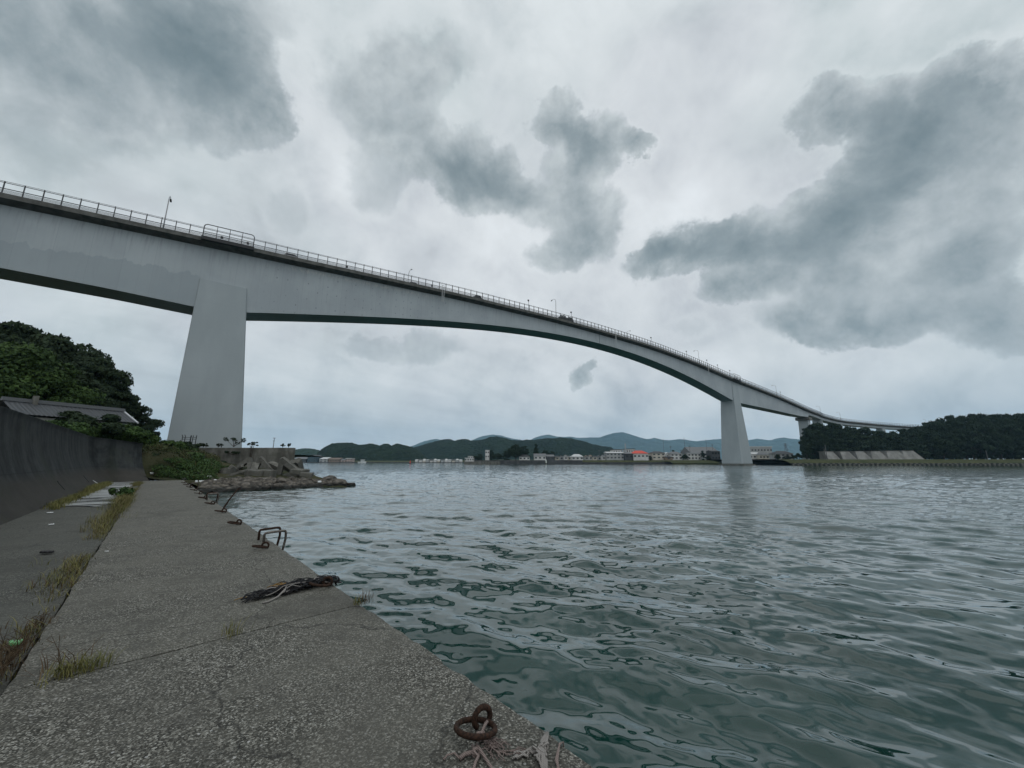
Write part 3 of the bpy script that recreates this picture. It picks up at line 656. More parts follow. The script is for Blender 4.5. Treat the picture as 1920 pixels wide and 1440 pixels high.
# ------------------------------------------------------------------ vehicles on the deck
M_TYRE = mat('tyre', (0.015, 0.015, 0.015), 0.9); M_GLASS = mat('car_glass', (0.01, 0.012, 0.014), 0.08, spec=0.6)
def car(name, s, t, label, cat, paint, L_=4.2, h=1.5, kind='car'):
    e = empty(name, (0, 0, 0), label, cat)
    if kind == 'car': side = [(-L_ / 2, 0.35), (-L_ / 2, 0.85), (-L_ * 0.42, 0.98), (-L_ * 0.30, h - 0.05), (L_ * 0.08, h), (L_ * 0.22, 0.98), (L_ / 2 - 0.15, 0.82), (L_ / 2, 0.60), (L_ / 2, 0.35)]
    else: side = [(-L_ / 2, 0.6), (-L_ / 2, h - 0.5), (L_ * 0.15, h - 0.5), (L_ * 0.17, h), (L_ * 0.42, h), (L_ / 2, h * 0.55), (L_ / 2, 0.5)]
    mb = MB(); mb.loft([[(x, y, z if z < 0.9 else z - (abs(y) > 0.8) * 0.06) for x, z in side] for y in (-0.83, -0.72, 0.72, 0.83)]); mb.build('body', paint, e, bevel=0.04)
    if kind == 'car':
        for y in (-0.835, 0.835):
            mb = MB(); mb.loft([[(x, y * k, z) for x, z in ((-L_ * 0.37, 1.0), (-L_ * 0.28, h - 0.14), (L_ * 0.06, h - 0.12), (L_ * 0.18, 1.0))] for k in (0.99, 1.01)]); mb.build('side_window', M_GLASS, e)
    else:
        for y in (-0.84, 0.84):
            mb = MB(); mb.box(L_ * 0.31, y, h - 0.4, L_ * 0.16, 0.02, 0.5); mb.build('side_window', M_GLASS, e)
        mb = MB()
        for k in range(7): mb.box(-L_ / 2 + 0.3 + k * 0.35, (k % 3 - 1) * 0.4, h - 0.25 + 0.12 * (k % 2), 0.34, 0.5, 0.6)
        mb.build('load', M_DARK, e)
    for x in (-L_ * 0.31, L_ * 0.31):
        for y in (-0.8, 0.8):
            mb = MB(); mb.tube([(x, y - 0.1, 0.32), (x, y + 0.1, 0.32)], 0.32, 16); w = mb.build('wheel', M_TYRE, e)
            mb = MB(); mb.tube([(x, y - 0.115, 0.32), (x, y + 0.115, 0.32)], 0.17, 10); mb.build('rim', M_LAMP, w)
    d = ptan(s); sl = math.atan((zdeck(s + 2) - zdeck(s - 2)) / 4)
    e.location = BPt(s, t, zdeck(s) + 0.03); e.rotation_euler = (0, -sl, math.atan2(d[1], d[0])); return e
car('car', 41.4, 1.7, 'light silver car on the bridge behind the rail just right of the nearer pier', 'car', mat('silver_paint', (0.45, 0.46, 0.46), 0.3, 0.5), 4.4, 1.55)
car('small_car', 92.2, 1.7, 'dark car on the bridge right of the first drain pipe', 'car', mat('black_paint', (0.015, 0.015, 0.018), 0.3), 4.2, 1.85)
car('flatbed_truck', 131.0, 1.7, 'dark loaded flatbed truck on the bridge by the midspan street lamp', 'truck', mat('dark_grey_paint', (0.04, 0.04, 0.038), 0.5), 6.5, 2.5, 'truck')
car('low_car', 71.2, 2.2, 'low dark car roof just visible through the rail left of the first drain pipe', 'car', mat('brown_paint', (0.05, 0.04, 0.035), 0.4), 4.0, 1.4)
# ------------------------------------------------------------------ quay, lower apron, seawall
def slab(name, u0, u1, v0, v1, z, m, zlow, jag=0.012, edge=True):
    us = np.arange(u0, u1 + 1e-6, 0.06 if u1 < 12 else 0.12); us[-1] = u1; vs = np.linspace(v0, v1, max(6, int((v1 - v0) / 0.12)))
    U, Vv = np.meshgrid(us, vs, indexing='ij'); w = fbm(np.stack([U * 3, Vv * 3, U * 0 + 1], -1), 4) - 0.5
    wb = fbm(np.stack([U * 0.4, Vv * 0.4, U * 0 + 5], -1), 3) - 0.5
    Z = z + w * 0.010 + wb * 0.03
    dv = np.zeros_like(U); e = fbm(np.stack([U * 5.0, U * 0, U * 0 + 9], -1), 5) - 0.5
    dv[:, -1] = e[:, -1] * 0.05; dv[:, 0] = e[:, 0] * 0.05; Z[:, -1] -= 0.012 + np.abs(e[:, -1]) * 0.04; Z[:, 0] -= 0.012
    du = np.zeros_like(U); e2 = fbm(np.stack([Vv * 5.0, Vv * 0, Vv * 0 + u0], -1), 4) - 0.5
    du[0, :] = e2[0, :] * 0.03; du[-1, :] = e2[-1, :] * 0.03; Z[0, :] -= 0.010; Z[-1, :] -= 0.010
    U2, V2 = U + du, Vv + dv
    XY = U2[..., None] * QU + V2[..., None] * QV
    P = np.concatenate([XY, Z[..., None]], -1); nr_, nc_ = U.shape
    V = [P.reshape(-1, 3)]; F = [gridfaces(nr_, nc_)]
    off = nr_ * nc_
    for line in (P[:, -1], P[::-1, 0], P[0, :], P[-1, ::-1]):
        ln = np.array(line); lo = ln.copy(); lo[:, 2] = zlow
        V.append(np.concatenate([ln, lo])); k = len(ln); a = np.arange(k - 1)
        F.append(np.stack([a, a + 1, a + 1 + k, a + k], -1) + off); off += 2 * k
    o = fastmesh(name, np.concatenate(V), np.concatenate(F), m, True); tag(o, kind='structure')
    o.data.shade_flat(); return o
slab('quay', -8, 4.55, -0.56, 1.90, QZ, M_QUAY, -2.0)
slab('quay', 4.575, 23.3, -0.56, 1.90, QZ, M_QUAY, -2.0)
slab('quay', 23.325, 43.0, -0.56, 1.90, QZ, M_QUAY, -2.0)
AZ = QZ - 0.07
slab('apron', -8, 20.4, -4.2, -0.60, AZ, M_APRON, -1.0)
slab('apron', 20.43, 46.0, -4.6, -0.60, AZ, M_APRON, -1.0)
# film of water lying on the far part of the apron
us = np.linspace(20.6, 43.0, 60); mb = MB(); ring = []
lft = [q(u, -2.35 + 0.22 * math.sin(u * 1.3) + 0.3 * (fbm(np.array([[u * .7, 0, 3.]]), 3)[0] - .5) + max(0, 21.6 - u) * 0.9, AZ + 0.022) for u in us]
rgt = [q(u, -0.95 + 0.16 * math.sin(u * 0.9) - 0.25 * (fbm(np.array([[u * .9, 2., 3.]]), 3)[0]) - max(0, 21.4 - u) * 0.5, AZ + 0.022) for u in us]
mb.loft([[a_, b_] for a_, b_ in zip(lft, rgt)], close=False)
def pud_fn(T, b, co):
    n = T.noise(T.rs(co, QA, (1.5, 0.35, 1)), 1.2, 5, 0.6)
    L(T, T.mix(T.maprange(n, 0.35, 0.6), (0.035, 0.037, 0.036), (0.30, 0.31, 0.31)), b.inputs['Base Color'])
    L(T, T.maprange(n, 0.35, 0.6, 0.12, 0.5), b.inputs['Roughness'])
tag(mb.build('puddle', mat('wet_film', rough=0.2, spec=0.6, fn=pud_fn)), kind='structure')

# seawall: recurved section swept along a plan path.  base line / top line, parameter g
def wall_section(b_, t_, z0, z1):
    # b_, t_: plan points of foot and top; returns list of points up the face then over the crest
    pts = []
    prof = [(0.0, 0.0), (0.24, 0.105), (0.42, 0.20), (0.45, 0.225), (0.62, 0.34), (0.78, 0.50), (0.90, 0.66), (0.97, 0.82), (1.0, 0.93), (0.995, 0.985), (0.97, 1.0), (1.30, 1.0), (1.42, 0.985), (1.42, 0.3)]
    b_ = np.array(b_); t_ = np.array(t_); d = t_ - b_
    for g, h in prof: p = b_ + d * g; pts.append((p[0], p[1], z0 + (z1 - z0) * h))
    return pts
def uvp(u, v): return QU * u + QV * v
topz_a = 4.05
def ztop_px(px, py, v):     # world z of a wall top pixel on the vertical plane at quay offset v
    r = ray(px, py); t = v / (r[:2] @ QV); return CH + r[2] * t, (r[:2] * t) @ QU
z_a, u_a = ztop_px(0, 761, -4.0); z_b, u_b = ztop_px(173, 819.5, -4.0)
secs = []
for u in np.arange(-10, 41.0, 1.0): secs.append((uvp(u, -2.80 + 0.006 * u), uvp(u, -4.0), AZ - 0.05, z_a + (z_b - z_a) * (u - u_a) / (u_b - u_a)))
# corner and the short return that closes the apron
e_top = at_y(268, 831.5, 34.2)
for f_ in np.linspace(0, 1, 9):
    a_ = f_ * math.pi / 2
    b0 = uvp(42.2 + 1.2 * math.sin(a_), -2.6 + 0.6 * (1 - math.cos(a_))); t0 = uvp(42.4 + 1.9 * math.sin(a_), -4.0 + 1.0 * (1 - math.cos(a_)))
    secs.append((b0, t0, AZ - 0.05, z_b + (e_top[2] - z_b) * f_ * 0.4))
for f_ in np.linspace(0.15, 1, 8):
    b0 = uvp(43.4, -2.0) * (1 - f_) + uvp(43.5, -0.15) * f_; t0 = uvp(44.3, -3.0) * (1 - f_) + np.array(e_top[:2]) * f_
    secs.append((b0, t0, AZ - 0.05, z_b + (e_top[2] - z_b) * (0.4 + 0.6 * f_)))
rows = [wall_section(*s_) for s_ in secs]
V = np.array(rows).reshape(-1, 3); nc_ = len(rows[0])
dist = np.concatenate([[0], np.cumsum([np.linalg.norm(np.array(secs[i + 1][0]) - np.array(secs[i][0])) for i in range(len(secs) - 1)])])
hh = np.concatenate([[0], np.cumsum(np.linalg.norm(np.diff(np.array(rows[5]), axis=0), axis=1))]); hh /= hh[9]
UV = np.array([(d_, h_) for d_ in dist for h_ in hh])
F = gridfaces(len(rows), nc_); sw = fastmesh('seawall', V, F, M_WALL, True, None, UV)
# end cap
me = sw.data
mb = MB(); mb.add(rows[-1], [tuple(range(nc_))]); 
cap = mb.build('end_face', M_OLD, sw)
tag(sw, 'dark stained concrete seawall with a curved wave face along the left of the quay', 'seawall')
# construction joint and stain groove low on the wall
mb = MB()
for u in (16.5, 27.5, 36.0):
    ptsj = wall_section(uvp(u, -2.80 + 0.006 * u), uvp(u, -4.0), AZ - 0.05, z_a + (z_b - z_a) * (u - u_a) / (u_b - u_a))[1:4]
    mb.tube([(p[0] + 0.006, p[1] + 0.006, p[2]) for p in ptsj], 0.02, 5)
mb.build('joint_line', M_DARK, sw)
# rusty gutter strip of pale plastic lying on the wall foot
pa, pb = np.array(at_z(224, 876, AZ + 0.9)), np.array(at_z(238, 888, AZ + 0.55))

# ------------------------------------------------------------------ land on the left
LZ = 3.75
mb = MB()
poly = [uvp(-60, -4.9), uvp(44.0, -4.9), np.array([-39.5, 36.5]), np.array([-47.4, 56.2]), np.array([-47.4, 90.0]), np.array([-62, 130]), np.array([-150, 150]), np.array([-400, 120]), np.array([-400, -120]), uvp(-60, -60)]
mb.add([(p[0], p[1], LZ) for p in poly], [tuple(range(len(poly)))]); tag(mb.build('ground', M_GROUND), kind='structure')
mb = MB(); mb.add([(-47.3, 56.4, 4.30), (-31.8, 56.4, 4.30), (-56.0, 96, 4.30), (-66, 96, 4.30)], [(0, 1, 2, 3)]); tag(mb.build('platform_ground', M_GROUND), kind='structure')
CP = np.array([(-34, 33, 3.6), (-33, 36, 3.4), (-31, 34.2, .9), (-28.6, 35, .78), (-26.5, 34.5, .6), (-45, 45, 3.9), (-38, 45, 3.0), (-33, 44, 1.7), (-28, 41, .95), (-23, 37.5, .55), (-18, 39, 0.1), (-14, 41, -.9), (-20, 33, -.9),
               (-47, 56, 3.9), (-42, 56, 2.0), (-36, 56, 1.4), (-31, 56, 1.1), (-26, 49, .5), (-21.5, 50, -.7), (-17, 30, -1.6), (-24, 30.5, -.7), (-14, 57, -1.6), (-40, 38, 3.7), (-27, 57, -.4)])
gx, gy = np.meshgrid(np.linspace(-52, -13, 90), np.linspace(32.5, 58, 70), indexing='ij')
d2 = (gx[..., None] - CP[:, 0]) ** 2 + (gy[..., None] - CP[:, 1]) ** 2 + 0.3; w_ = d2 ** -1.6
gz = (w_ * CP[:, 2]).sum(-1) / w_.sum(-1)
gz = gz + (fbm(np.stack([gx * .8, gy * .8, gx * 0], -1), 4) - 0.5) * 0.5
def zbank(x, y):
    dd = ((x - CP[:, 0]) ** 2 + (y - CP[:, 1]) ** 2 + 0.3) ** -1.6
    return float((dd * CP[:, 2]).sum() / dd.sum())
bk = fastmesh('bank', np.stack([gx, gy, gz], -1).reshape(-1, 3), gridfaces(90, 70), M_GROUND); bk.data.flip_normals(); tag(bk, kind='structure')

# retaining wall of the pier platform
mb = MB()
A_ = np.array([at_y(330, 838, 56)[0], 56.0]); B_ = np.array([at_y(550, 841, 56)[0], 56.0]); zt = at_y(450, 839.5, 56)[2]
for k, (p0, p1) in enumerate(((A_, B_), (B_, np.array([-56.5, 96.0])))):
    d = p1 - p0; Ln = np.linalg.norm(d); a_ = math.atan2(d[1], d[0]); c_ = (p0 + p1) / 2; nn = np.array([-math.sin(a_), math.cos(a_)]) * 0.3
    if k == 0: mb.box(c_[0] + nn[0], c_[1] + nn[1], zt / 2 - 0.75, Ln, 0.6, zt + 1.5, rz=a_)
    else: mb.box(c_[0] + nn[0] * 0.99 - 0.3, c_[1] + nn[1] + 0.6, zt / 2 - 0.753, Ln - 1.0, 0.6, zt + 1.494, rz=a_)
rw = mb.build('retaining_wall', M_OLD, bevel=0.03); tag(rw, 'tall weathered concrete retaining wall in front of the nearer bridge pier', 'retaining wall')

# ------------------------------------------------------------------ rocks
def rock_mesh(seed):
    import bmesh
    bm = bmesh.new(); bmesh.ops.create_icosphere(bm, subdivisions=4, radius=1.0)
    P = np.array([v.co[:] for v in bm.verts]); g = np.random.default_rng(seed)
    for _ in range(9):
        nv = g.normal(size=3); nv /= np.linalg.norm(nv); dd = g.uniform(0.62, 0.9); h_ = P @ nv; P = P - np.outer(np.maximum(h_ - dd, 0) * 0.9, nv)
    P *= 1 + (fbm(P * 1.7 + seed, 5)[:, None] - 0.5) * 0.5
    for v, p in zip(bm.verts, P): v.co = p
    me = bpy.data.meshes.new('rock'); bm.to_mesh(me); bm.free(); me.materials.append(M_ROCK)
    return me
RM = [rock_mesh(k + 1) for k in range(7)]
g = np.random.default_rng(4); nrk = 0
def rock(x, y, z, sx, sy, sz, label='brown angular boulder in the low rock spit beyond the quay end', group='boulders of the rock spit'):
    o = bpy.data.objects.new('rock', RM[int(g.integers(7))]); COL.objects.link(o); o.location = (x, y, z); o.scale = (sx, sy, sz); o.rotation_euler = (g.uniform(-.3, .3), g.uniform(-.3, .3), g.uniform(0, 6.28))
    tag(o, label, 'rock', group); return o
F0, F1, B0, B1 = np.array([-24.3, 31.0]), np.array([-17.0, 38.1]), np.array([-27.8, 36.6]), np.array([-18.3, 40.6])
for row, (fz, cnt, sz) in enumerate(((0.0, 15, 0.62), (0.22, 17, 0.55), (0.45, 18, 0.5), (0.7, 18, 0.42), (1.0, 16, 0.42))):
    for k in range(cnt):
        p_ = (k + g.uniform(-.25, .25)) / (cnt - 1); p_ = min(max(p_, 0), 1)
        P = (F0 * (1 - p_) + F1 * p_) * (1 - fz) + (B0 * (1 - p_) + B1 * p_) * fz
        sc_ = sz * g.uniform(0.75, 1.35) * (1 - 0.25 * p_)
        zz = (0.12 + 0.62 * min(fz * 1.6, 1)) * (1 - 0.55 * p_ ** 3)
        rock(P[0], P[1], zz - sc_ * 0.25, sc_ * g.uniform(1.0, 1.5), sc_, sc_ * g.uniform(0.6, 0.8))
for p_ in ((-16.6, 38.5, .12, .75), (-16.0, 39.3, .0, .6), (-17.4, 39.3, .3, .7), (-18.5, 39.8, .5, .8)): rock(p_[0], p_[1], p_[2], p_[3] * 1.3, p_[3] * .8, p_[3] * .55)

# hollow triangular armour blocks and slabs behind the rocks
M_BLOCK = mat('block_concrete', rough=0.9, spec=0.2, fn=old_conc_fn)
def tri_block(size, th, beam):
    mb = MB(); R1 = size / math.sqrt(3); R0 = R1 - beam * 1.7
    o_, i_ = [], []
    for k in range(3):
        a_ = math.pi / 2 + k * 2 * math.pi / 3
        for da in (-0.10, 0.10): o_.append((R1 * math.cos(a_ + da), R1 * math.sin(a_ + da)))
        for da in (-0.02, 0.02): i_.append((R0 * math.cos(a_ + da), R0 * math.sin(a_ + da)))
    n = 6; vs = [(x, -th / 2, y) for x, y in o_] + [(x, -th / 2, y) for x, y in i_] + [(x, th / 2, y) for x, y in o_] + [(x, th / 2, y) for x, y in i_]
    fs = []
    for k in range(n):
        j = (k + 1) % n
        fs += [(k, j, n + j, n + k), (2 * n + j, 2 * n + k, 3 * n + k, 3 * n + j), (j, k, 2 * n + k, 2 * n + j), (n + k, n + j, 3 * n + j, 3 * n + k)]
    mb.add(vs, fs); return mb
TB_ = tri_block(2.3, 0.75, 0.42).build('hollow_block', M_BLOCK, bevel=0.05)
TL = [(300, 873, 36.0, 1.0, 0.1, 0.25, 'hollow triangular concrete block at the end of the seawall half in the weeds', 0.78), (459, 878, 44, 1.0, -.15, 0.3, 'hollow triangular block leaning under the thin plant on the wall', 0.95),
      (491, 877, 46, 1.1, .1, -.2, 'hollow triangular block peaked behind the low square slabs', 0.95), (537, 882, 44, .95, .2, -.35, 'large hollow triangular block standing upright at the wall corner', 1.15), (553, 876, 46, 1.2, .9, .5, 'dark triangular block turned edge on at the wall corner', 1.05),
      (440, 885, 42, .4, 1.2, .6, 'fallen hollow block with long beams lying left of the rock spit', 1.0), (425, 888, 41, 1.3, 1.35, .1, 'flat lying hollow block nearest the weeds', 0.9), (516, 880, 47, 1.2, .9, 1.2, 'tilted hollow block behind the low slabs', .9), (472, 886, 42, .8, 1.1, 1.9, 'collapsed hollow block between the slab and the fallen beams', .85)]
for i, (px, py, Y, rz, rx, ry, lb, scl) in enumerate(TL):
    x, y, z = at_y(px, py, Y); o = TB_ if i == 0 else TB_.copy()
    if i: COL.objects.link(o)
    o.location = (x, y, z); o.rotation_euler = (rx, ry, rz * 0.5 - 0.2); o.scale = (scl,) * 3
    tag(o, lb, 'concrete block', 'hollow triangular armour blocks')
for px, py, Y, w, d_, h_, rz, lb in ((479, 890, 40.5, 1.6, 1.2, .95, .1, 'square mossy concrete slab block left of its twin above the rocks'), (499, 889, 41, 1.5, 1.2, .9, .05, 'square concrete slab block right of its twin above the rocks'), (562, 884, 43, 1.5, 1.3, .5, -.2, 'flat concrete slab right of the upright hollow block'), (575, 890, 42.5, 1.2, 1.0, .45, .3, 'small tilted slab stepping down towards the rock spit'),
                                  (437, 890, 39, 2.6, .28, .26, .25, 'pale broken concrete beam lying across the rubble'), (446, 880, 43, 2.2, .3, .3, -.6, 'slanting broken concrete beam resting on the rubble')):
    x, y, z = at_y(px, py, Y); mb = MB(); mb.box(0, 0, 0, w, d_, h_); o = mb.build('concrete_slab' if w < 2 else 'concrete_beam', M_BLOCK, bevel=0.05); o.location = (x, y, z); o.rotation_euler = (0.05, 0.08 if w < 2 else -.35, rz); tag(o, lb, 'concrete block')
    
# ------------------------------------------------------------------ foliage
def leaves(centers, rad, n, size, seed, up=0.35, asp=0.55):
    g = np.random.default_rng(seed); C = np.asarray(centers, float); Rr = np.asarray(rad, float)
    if Rr.ndim == 1: Rr = np.stack([Rr, Rr, Rr * 0.6], -1)
    wts = (Rr[:, 0] * Rr[:, 1]) ** 1.0; wts /= wts.sum(); idx = g.choice(len(C), n, p=wts)
    d = g.normal(size=(n, 3)); d /= np.linalg.norm(d, axis=1, keepdims=True); r = g.uniform(0.35, 1.05, n) ** 0.5
    P = C[idx] + d * r[:, None] * Rr[idx]
    nrm = d + g.normal(size=(n, 3)) * 0.6 + np.array([0, 0, up]); nrm /= np.linalg.norm(nrm, axis=1, keepdims=True)
    t = np.cross(nrm, g.normal(size=(n, 3))); t /= np.linalg.norm(t, axis=1, keepdims=True); b = np.cross(nrm, t)
    s = size * g.uniform(0.55, 1.4, n)[:, None]
    V = np.stack([P - t * s, P + b * s * asp + t * s * 0.1, P + t * s, P - b * s * asp + t * s * 0.1], 1)
    V[:, 1] -= nrm * s * 0.2; V[:, 3] -= nrm * s * 0.2
    F = np.arange(n * 4).reshape(n, 4)
    return V.reshape(-1, 3), F
def tree_proto(kind, seed, h, r, nl, leaf, m, low=0.12, ncl=34):
    g = np.random.default_rng(seed); cl, rd, tips = [], [], []
    for k in range(ncl):
        a_ = g.uniform(0, 6.283); zz = g.uniform(0, 1)
        if kind == 'pine':
            hz = h * (low + (1 - low) * zz); env = r * (1 - 0.75 * zz ** 2.2) * (0.65 + 0.35 * min(1, zz * 4)); rr = env * g.uniform(0.25, 1.0)
            cl.append((rr * math.cos(a_), rr * math.sin(a_), hz)); s_ = r * g.uniform(0.20, 0.34); rd.append((s_ * 1.25, s_ * 1.25, s_ * 0.42))
        else:
            th_ = math.acos(1 - 1.55 * zz); env = 1.0 * g.uniform(0.62, 1.0); zc = h * (low + 1) / 2
            cl.append((r * env * math.sin(th_) * math.cos(a_), r * env * math.sin(th_) * math.sin(a_), zc + (h - zc) * env * math.cos(th_) - 0.06 * h)); s_ = r * g.uniform(0.22, 0.40); rd.append((s_, s_, s_ * 0.62))
    cl.append((0, 0, h * 0.62)); rd.append((r * .55, r * .55, h * .26)); cl.append((0, 0, h * 0.93)); rd.append((r * .2, r * .2, h * .08))
    V, F = leaves(cl, rd, nl, leaf, seed)
    mb = MB(); bend = [(0.03 * h * math.sin(k * 1.3 + seed), 0.025 * h * math.cos(k * 1.1 + seed), h * k / 7) for k in range(7)]; bend[0] = (0, 0, -0.5)
    mb.tube(bend, [0.032 * h * (1 - k / 8) * 0.8 + 0.03 for k in range(7)], 8)
    for k in range(0, ncl, 2):
        c_ = cl[k]; zi = min(5, max(1, int(c_[2] / h * 7) - 1)); b0 = bend[zi]
        mb.tube([b0, ((b0[0] + c_[0]) / 2, (b0[1] + c_[1]) / 2, b0[2] * .4 + c_[2] * .6), c_], [0.010 * h, 0.007 * h, 0.003 * h], 5)
    return (V, F, mb, m)
PROTO = {}
def proto(key, *a):
    V, F, mb, m = tree_proto(*a); e = bpy.data.objects.new('tree', None); 
    crown = fastmesh('crown', V, F, m, False); crown.parent = e
    trunk = mb.build('trunk', M_BARK, e, True); PROTO[key] = [e, False]; COL.objects.link(e)
def place_tree(key, name, x, y, z, sc_, rz, label, group, cat='tree', sx=1.0):
    e, used = PROTO[key]
    o = dup(e) if used else e
    PROTO[key][1] = True
    o.name = name; o.location = (x, y, z); o.scale = (sc_ * sx, sc_ * sx, sc_); o.rotation_euler = (0, 0, rz); tag(o, label, cat, group); return o
proto('b1', 'broad', 21, 10, 4.6, 15000, 0.24, M_LEAFD, 0.05, 40)
proto('b2', 'broad', 22, 10, 4.2, 13000, 0.22, M_LEAFD, 0.1, 34)
proto('p1', 'pine', 23, 10, 3.8, 13000, 0.22, M_LEAFD, 0.15, 46)
proto('g1', 'broad', 24, 8, 4.4, 16000, 0.16, M_LEAFG, 0.05, 44)
proto('n1', 'pine', 31, 10, 4.4, 3600, 0.42, M_LEAFP, 0.06, 40)
proto('n2', 'pine', 32, 10, 4.8, 3400, 0.42, M_LEAFP, 0.05, 34)
proto('n3', 'broad', 33, 10, 5.2, 3200, 0.46, M_LEAFP, 0.0, 34)
LT = [(-70, 646, 44, 'b1', 1.1), (24, 623, 50, 'p1', 1.25), (78, 642, 52, 'p1', 1.2), (118, 636, 50, 'b1', 0.95), (-20, 661, 42, 'b2', 1.2), (146, 651, 52, 'b2', .9), (176, 668, 50, 'b1', .85), (200, 700, 50, 'p1', .8),
      (222, 722, 54, 'b2', .75), (240, 748, 54, 'p1', .7), (258, 774, 56, 'b1', .75), (272, 802, 60, 'p1', .8), (120, 696, 44, 'b1', 1.0), (176, 746, 46, 'b2', .9), (215, 786, 46, 'b2', 1.0), (80, 681, 46, 'b2', 1.1), (262, 821, 52, 'b2', 1.3)]
LL = ['dark tree whose crown is cut by the left photo edge', 'dark open topped tree at the top left skyline', 'dark feathery tree second from the left on the skyline', 'tallest rounded dark tree in the middle of the left grove', 'dark tree filling the left edge behind the yellow green one',
      'dark rounded tree where the grove skyline begins to fall', 'dark tree halfway down the sloping skyline of the grove', 'dark spreading tree with a stepped edge against the sky', 'dark tree low on the right slope of the grove', 'small pointed tree near the right end of the grove',
      'rounded dark tree beside the left edge of the near pier', 'lowest dark tree touching the foot of the near pier', 'dark tree in the shade behind the tiled roof', 'dark tree above the right end of the tiled roof', 'broad low dark tree right of the gable end', 'dark tree between the yellow green crown and the grove', 'low spreading tree at the seawall end below the pier']
for i, (px, py, Y, k, sx) in enumerate(LT):
    x, y, z = at_y(px, py, Y); sc_ = (z - LZ) / 10.0 / 0.97
    place_tree(k, 'pine_tree' if k[0] == 'p' else 'broadleaf_tree', x, y, LZ, sc_, i * 1.7, LL[i], 'trees of the dark grove on the left', sx=sx / max(sc_, 0.6) * (0.72 + 0.3 * sc_))
for i, (px, py, Y, lb) in enumerate(((22, 648, 39, 'yellow green bushy tree leaning in from the left above the tiled roof'), (70, 690, 40.5, 'smaller yellow green tree at the right of the light foliage'), (-50, 640, 37, 'yellow green tree at the very left edge of the photo'))):
    x, y, z = at_y(px, py, Y); sc_ = (z - LZ) / 8.0 / 0.97; place_tree('g1', 'broadleaf_tree', x, y, LZ, sc_, i * 2.1 + 0.4, lb, 'light green trees behind the roof', sx=1.05)

# bushes on top of the seawall and on the bank
def bush_proto(seed, m, n=2600, leaf=0.10):
    g = np.random.default_rng(seed); c = [(g.uniform(-.7, .7), g.uniform(-.7, .7), g.uniform(.1, .6)) for _ in range(14)]
    V, F = leaves(c, [g.uniform(.22, .42) for _ in c], n, leaf, seed); e = bpy.data.objects.new('shrub', None); COL.objects.link(e)
    fastmesh('foliage', V, F, m, False).parent = e
    mb = MB()
    for c_ in c[:8]: mb.tube([(0, 0, -0.1), (c_[0] * .5, c_[1] * .5, c_[2] * .4), c_], [.03, .02, .01], 5)
    mb.build('stem', M_BARK, e); return e
BU = {0: [bush_proto(51, M_LEAFG), False], 1: [bush_proto(52, M_LEAFS, 2600, .09), False], 2: [bush_proto(53, M_LEAFD), False]}
def bush(k, x, y, z, s_, rz, label, group, sz=1.0):
    e, used = BU[k]; o = dup(e) if used else e; BU[k][1] = True
    o.location = (x, y, z); o.scale = (s_, s_, s_ * sz); o.rotation_euler = (0, 0, rz); tag(o, label, 'shrub', group)
WB = [(88, 790, 29, 0, 1.5, 'yellow green shrub on the seawall crest below the left part of the roof'), (118, 790, 30, 1, 1.6, 'green shrub on the seawall crest just right of the roof eave shadow'), (150, 787, 31.5, 0, 1.9, 'broad shrub on the seawall crest hiding the middle of the roof'), (182, 782, 33, 2, 2.0, 'dark shrub in front of the roof near its gable'),
      (205, 790, 34, 0, 1.8, 'olive shrub on the crest below the gable end'), (238, 795, 35, 1, 1.8, 'shrub on the crest right of the gable'), (258, 805, 36, 0, 1.6, 'last shrub on the crest before the wall end'), (165, 769, 34, 2, 1.8, 'taller dark shrub rising against the roof tiles')]
for i, (px, py, Y, k, s_, lb) in enumerate(WB):
    x, y, z = at_y(px, py, Y); bush(k, x, y, z - s_ * 0.80, s_, i * 1.3, lb, 'shrubs along the seawall crest')
BB = [(285, 855, 36.5, 2, 1.9), (300, 868, 36.5, 1, 1.5), (318, 876, 36.5, 2, 1.3), (280, 880, 36, 1, 1.2), (345, 835, 52, 2, 1.9), (395, 868, 47, 2, 1.3), (410, 878, 45, 0, 1.2), (300, 850, 40, 1, 2.2), (325, 862, 40, 1, 2.3), (350, 872, 41, 1, 2.0), (372, 880, 41, 1, 1.7), (395, 886, 41, 1, 1.3), (310, 835, 46, 0, 2.3), (340, 848, 50, 0, 2.2), (330, 885, 38, 1, 1.7), (365, 892, 38.5, 1, 1.3), (290, 868, 39, 2, 1.7), (300, 890, 37, 2, 1.3), (345, 893, 37, 2, 1.2), (385, 893, 39.5, 1, 1.0), (375, 862, 47, 0, 1.5), (285, 845, 42, 0, 1.8)]
for i, (px, py, Y, k, s_) in enumerate(BB):
    x, y, z = at_y(px, py, Y); bush(k, x, y, z - s_ * 0.3, s_, i * 1.9, ['olive', 'fresh green', 'dark green'][k] + ' creeping shrub on the overgrown bank between the seawall end and the pier wall', 'shrubs of the overgrown bank', 0.8)
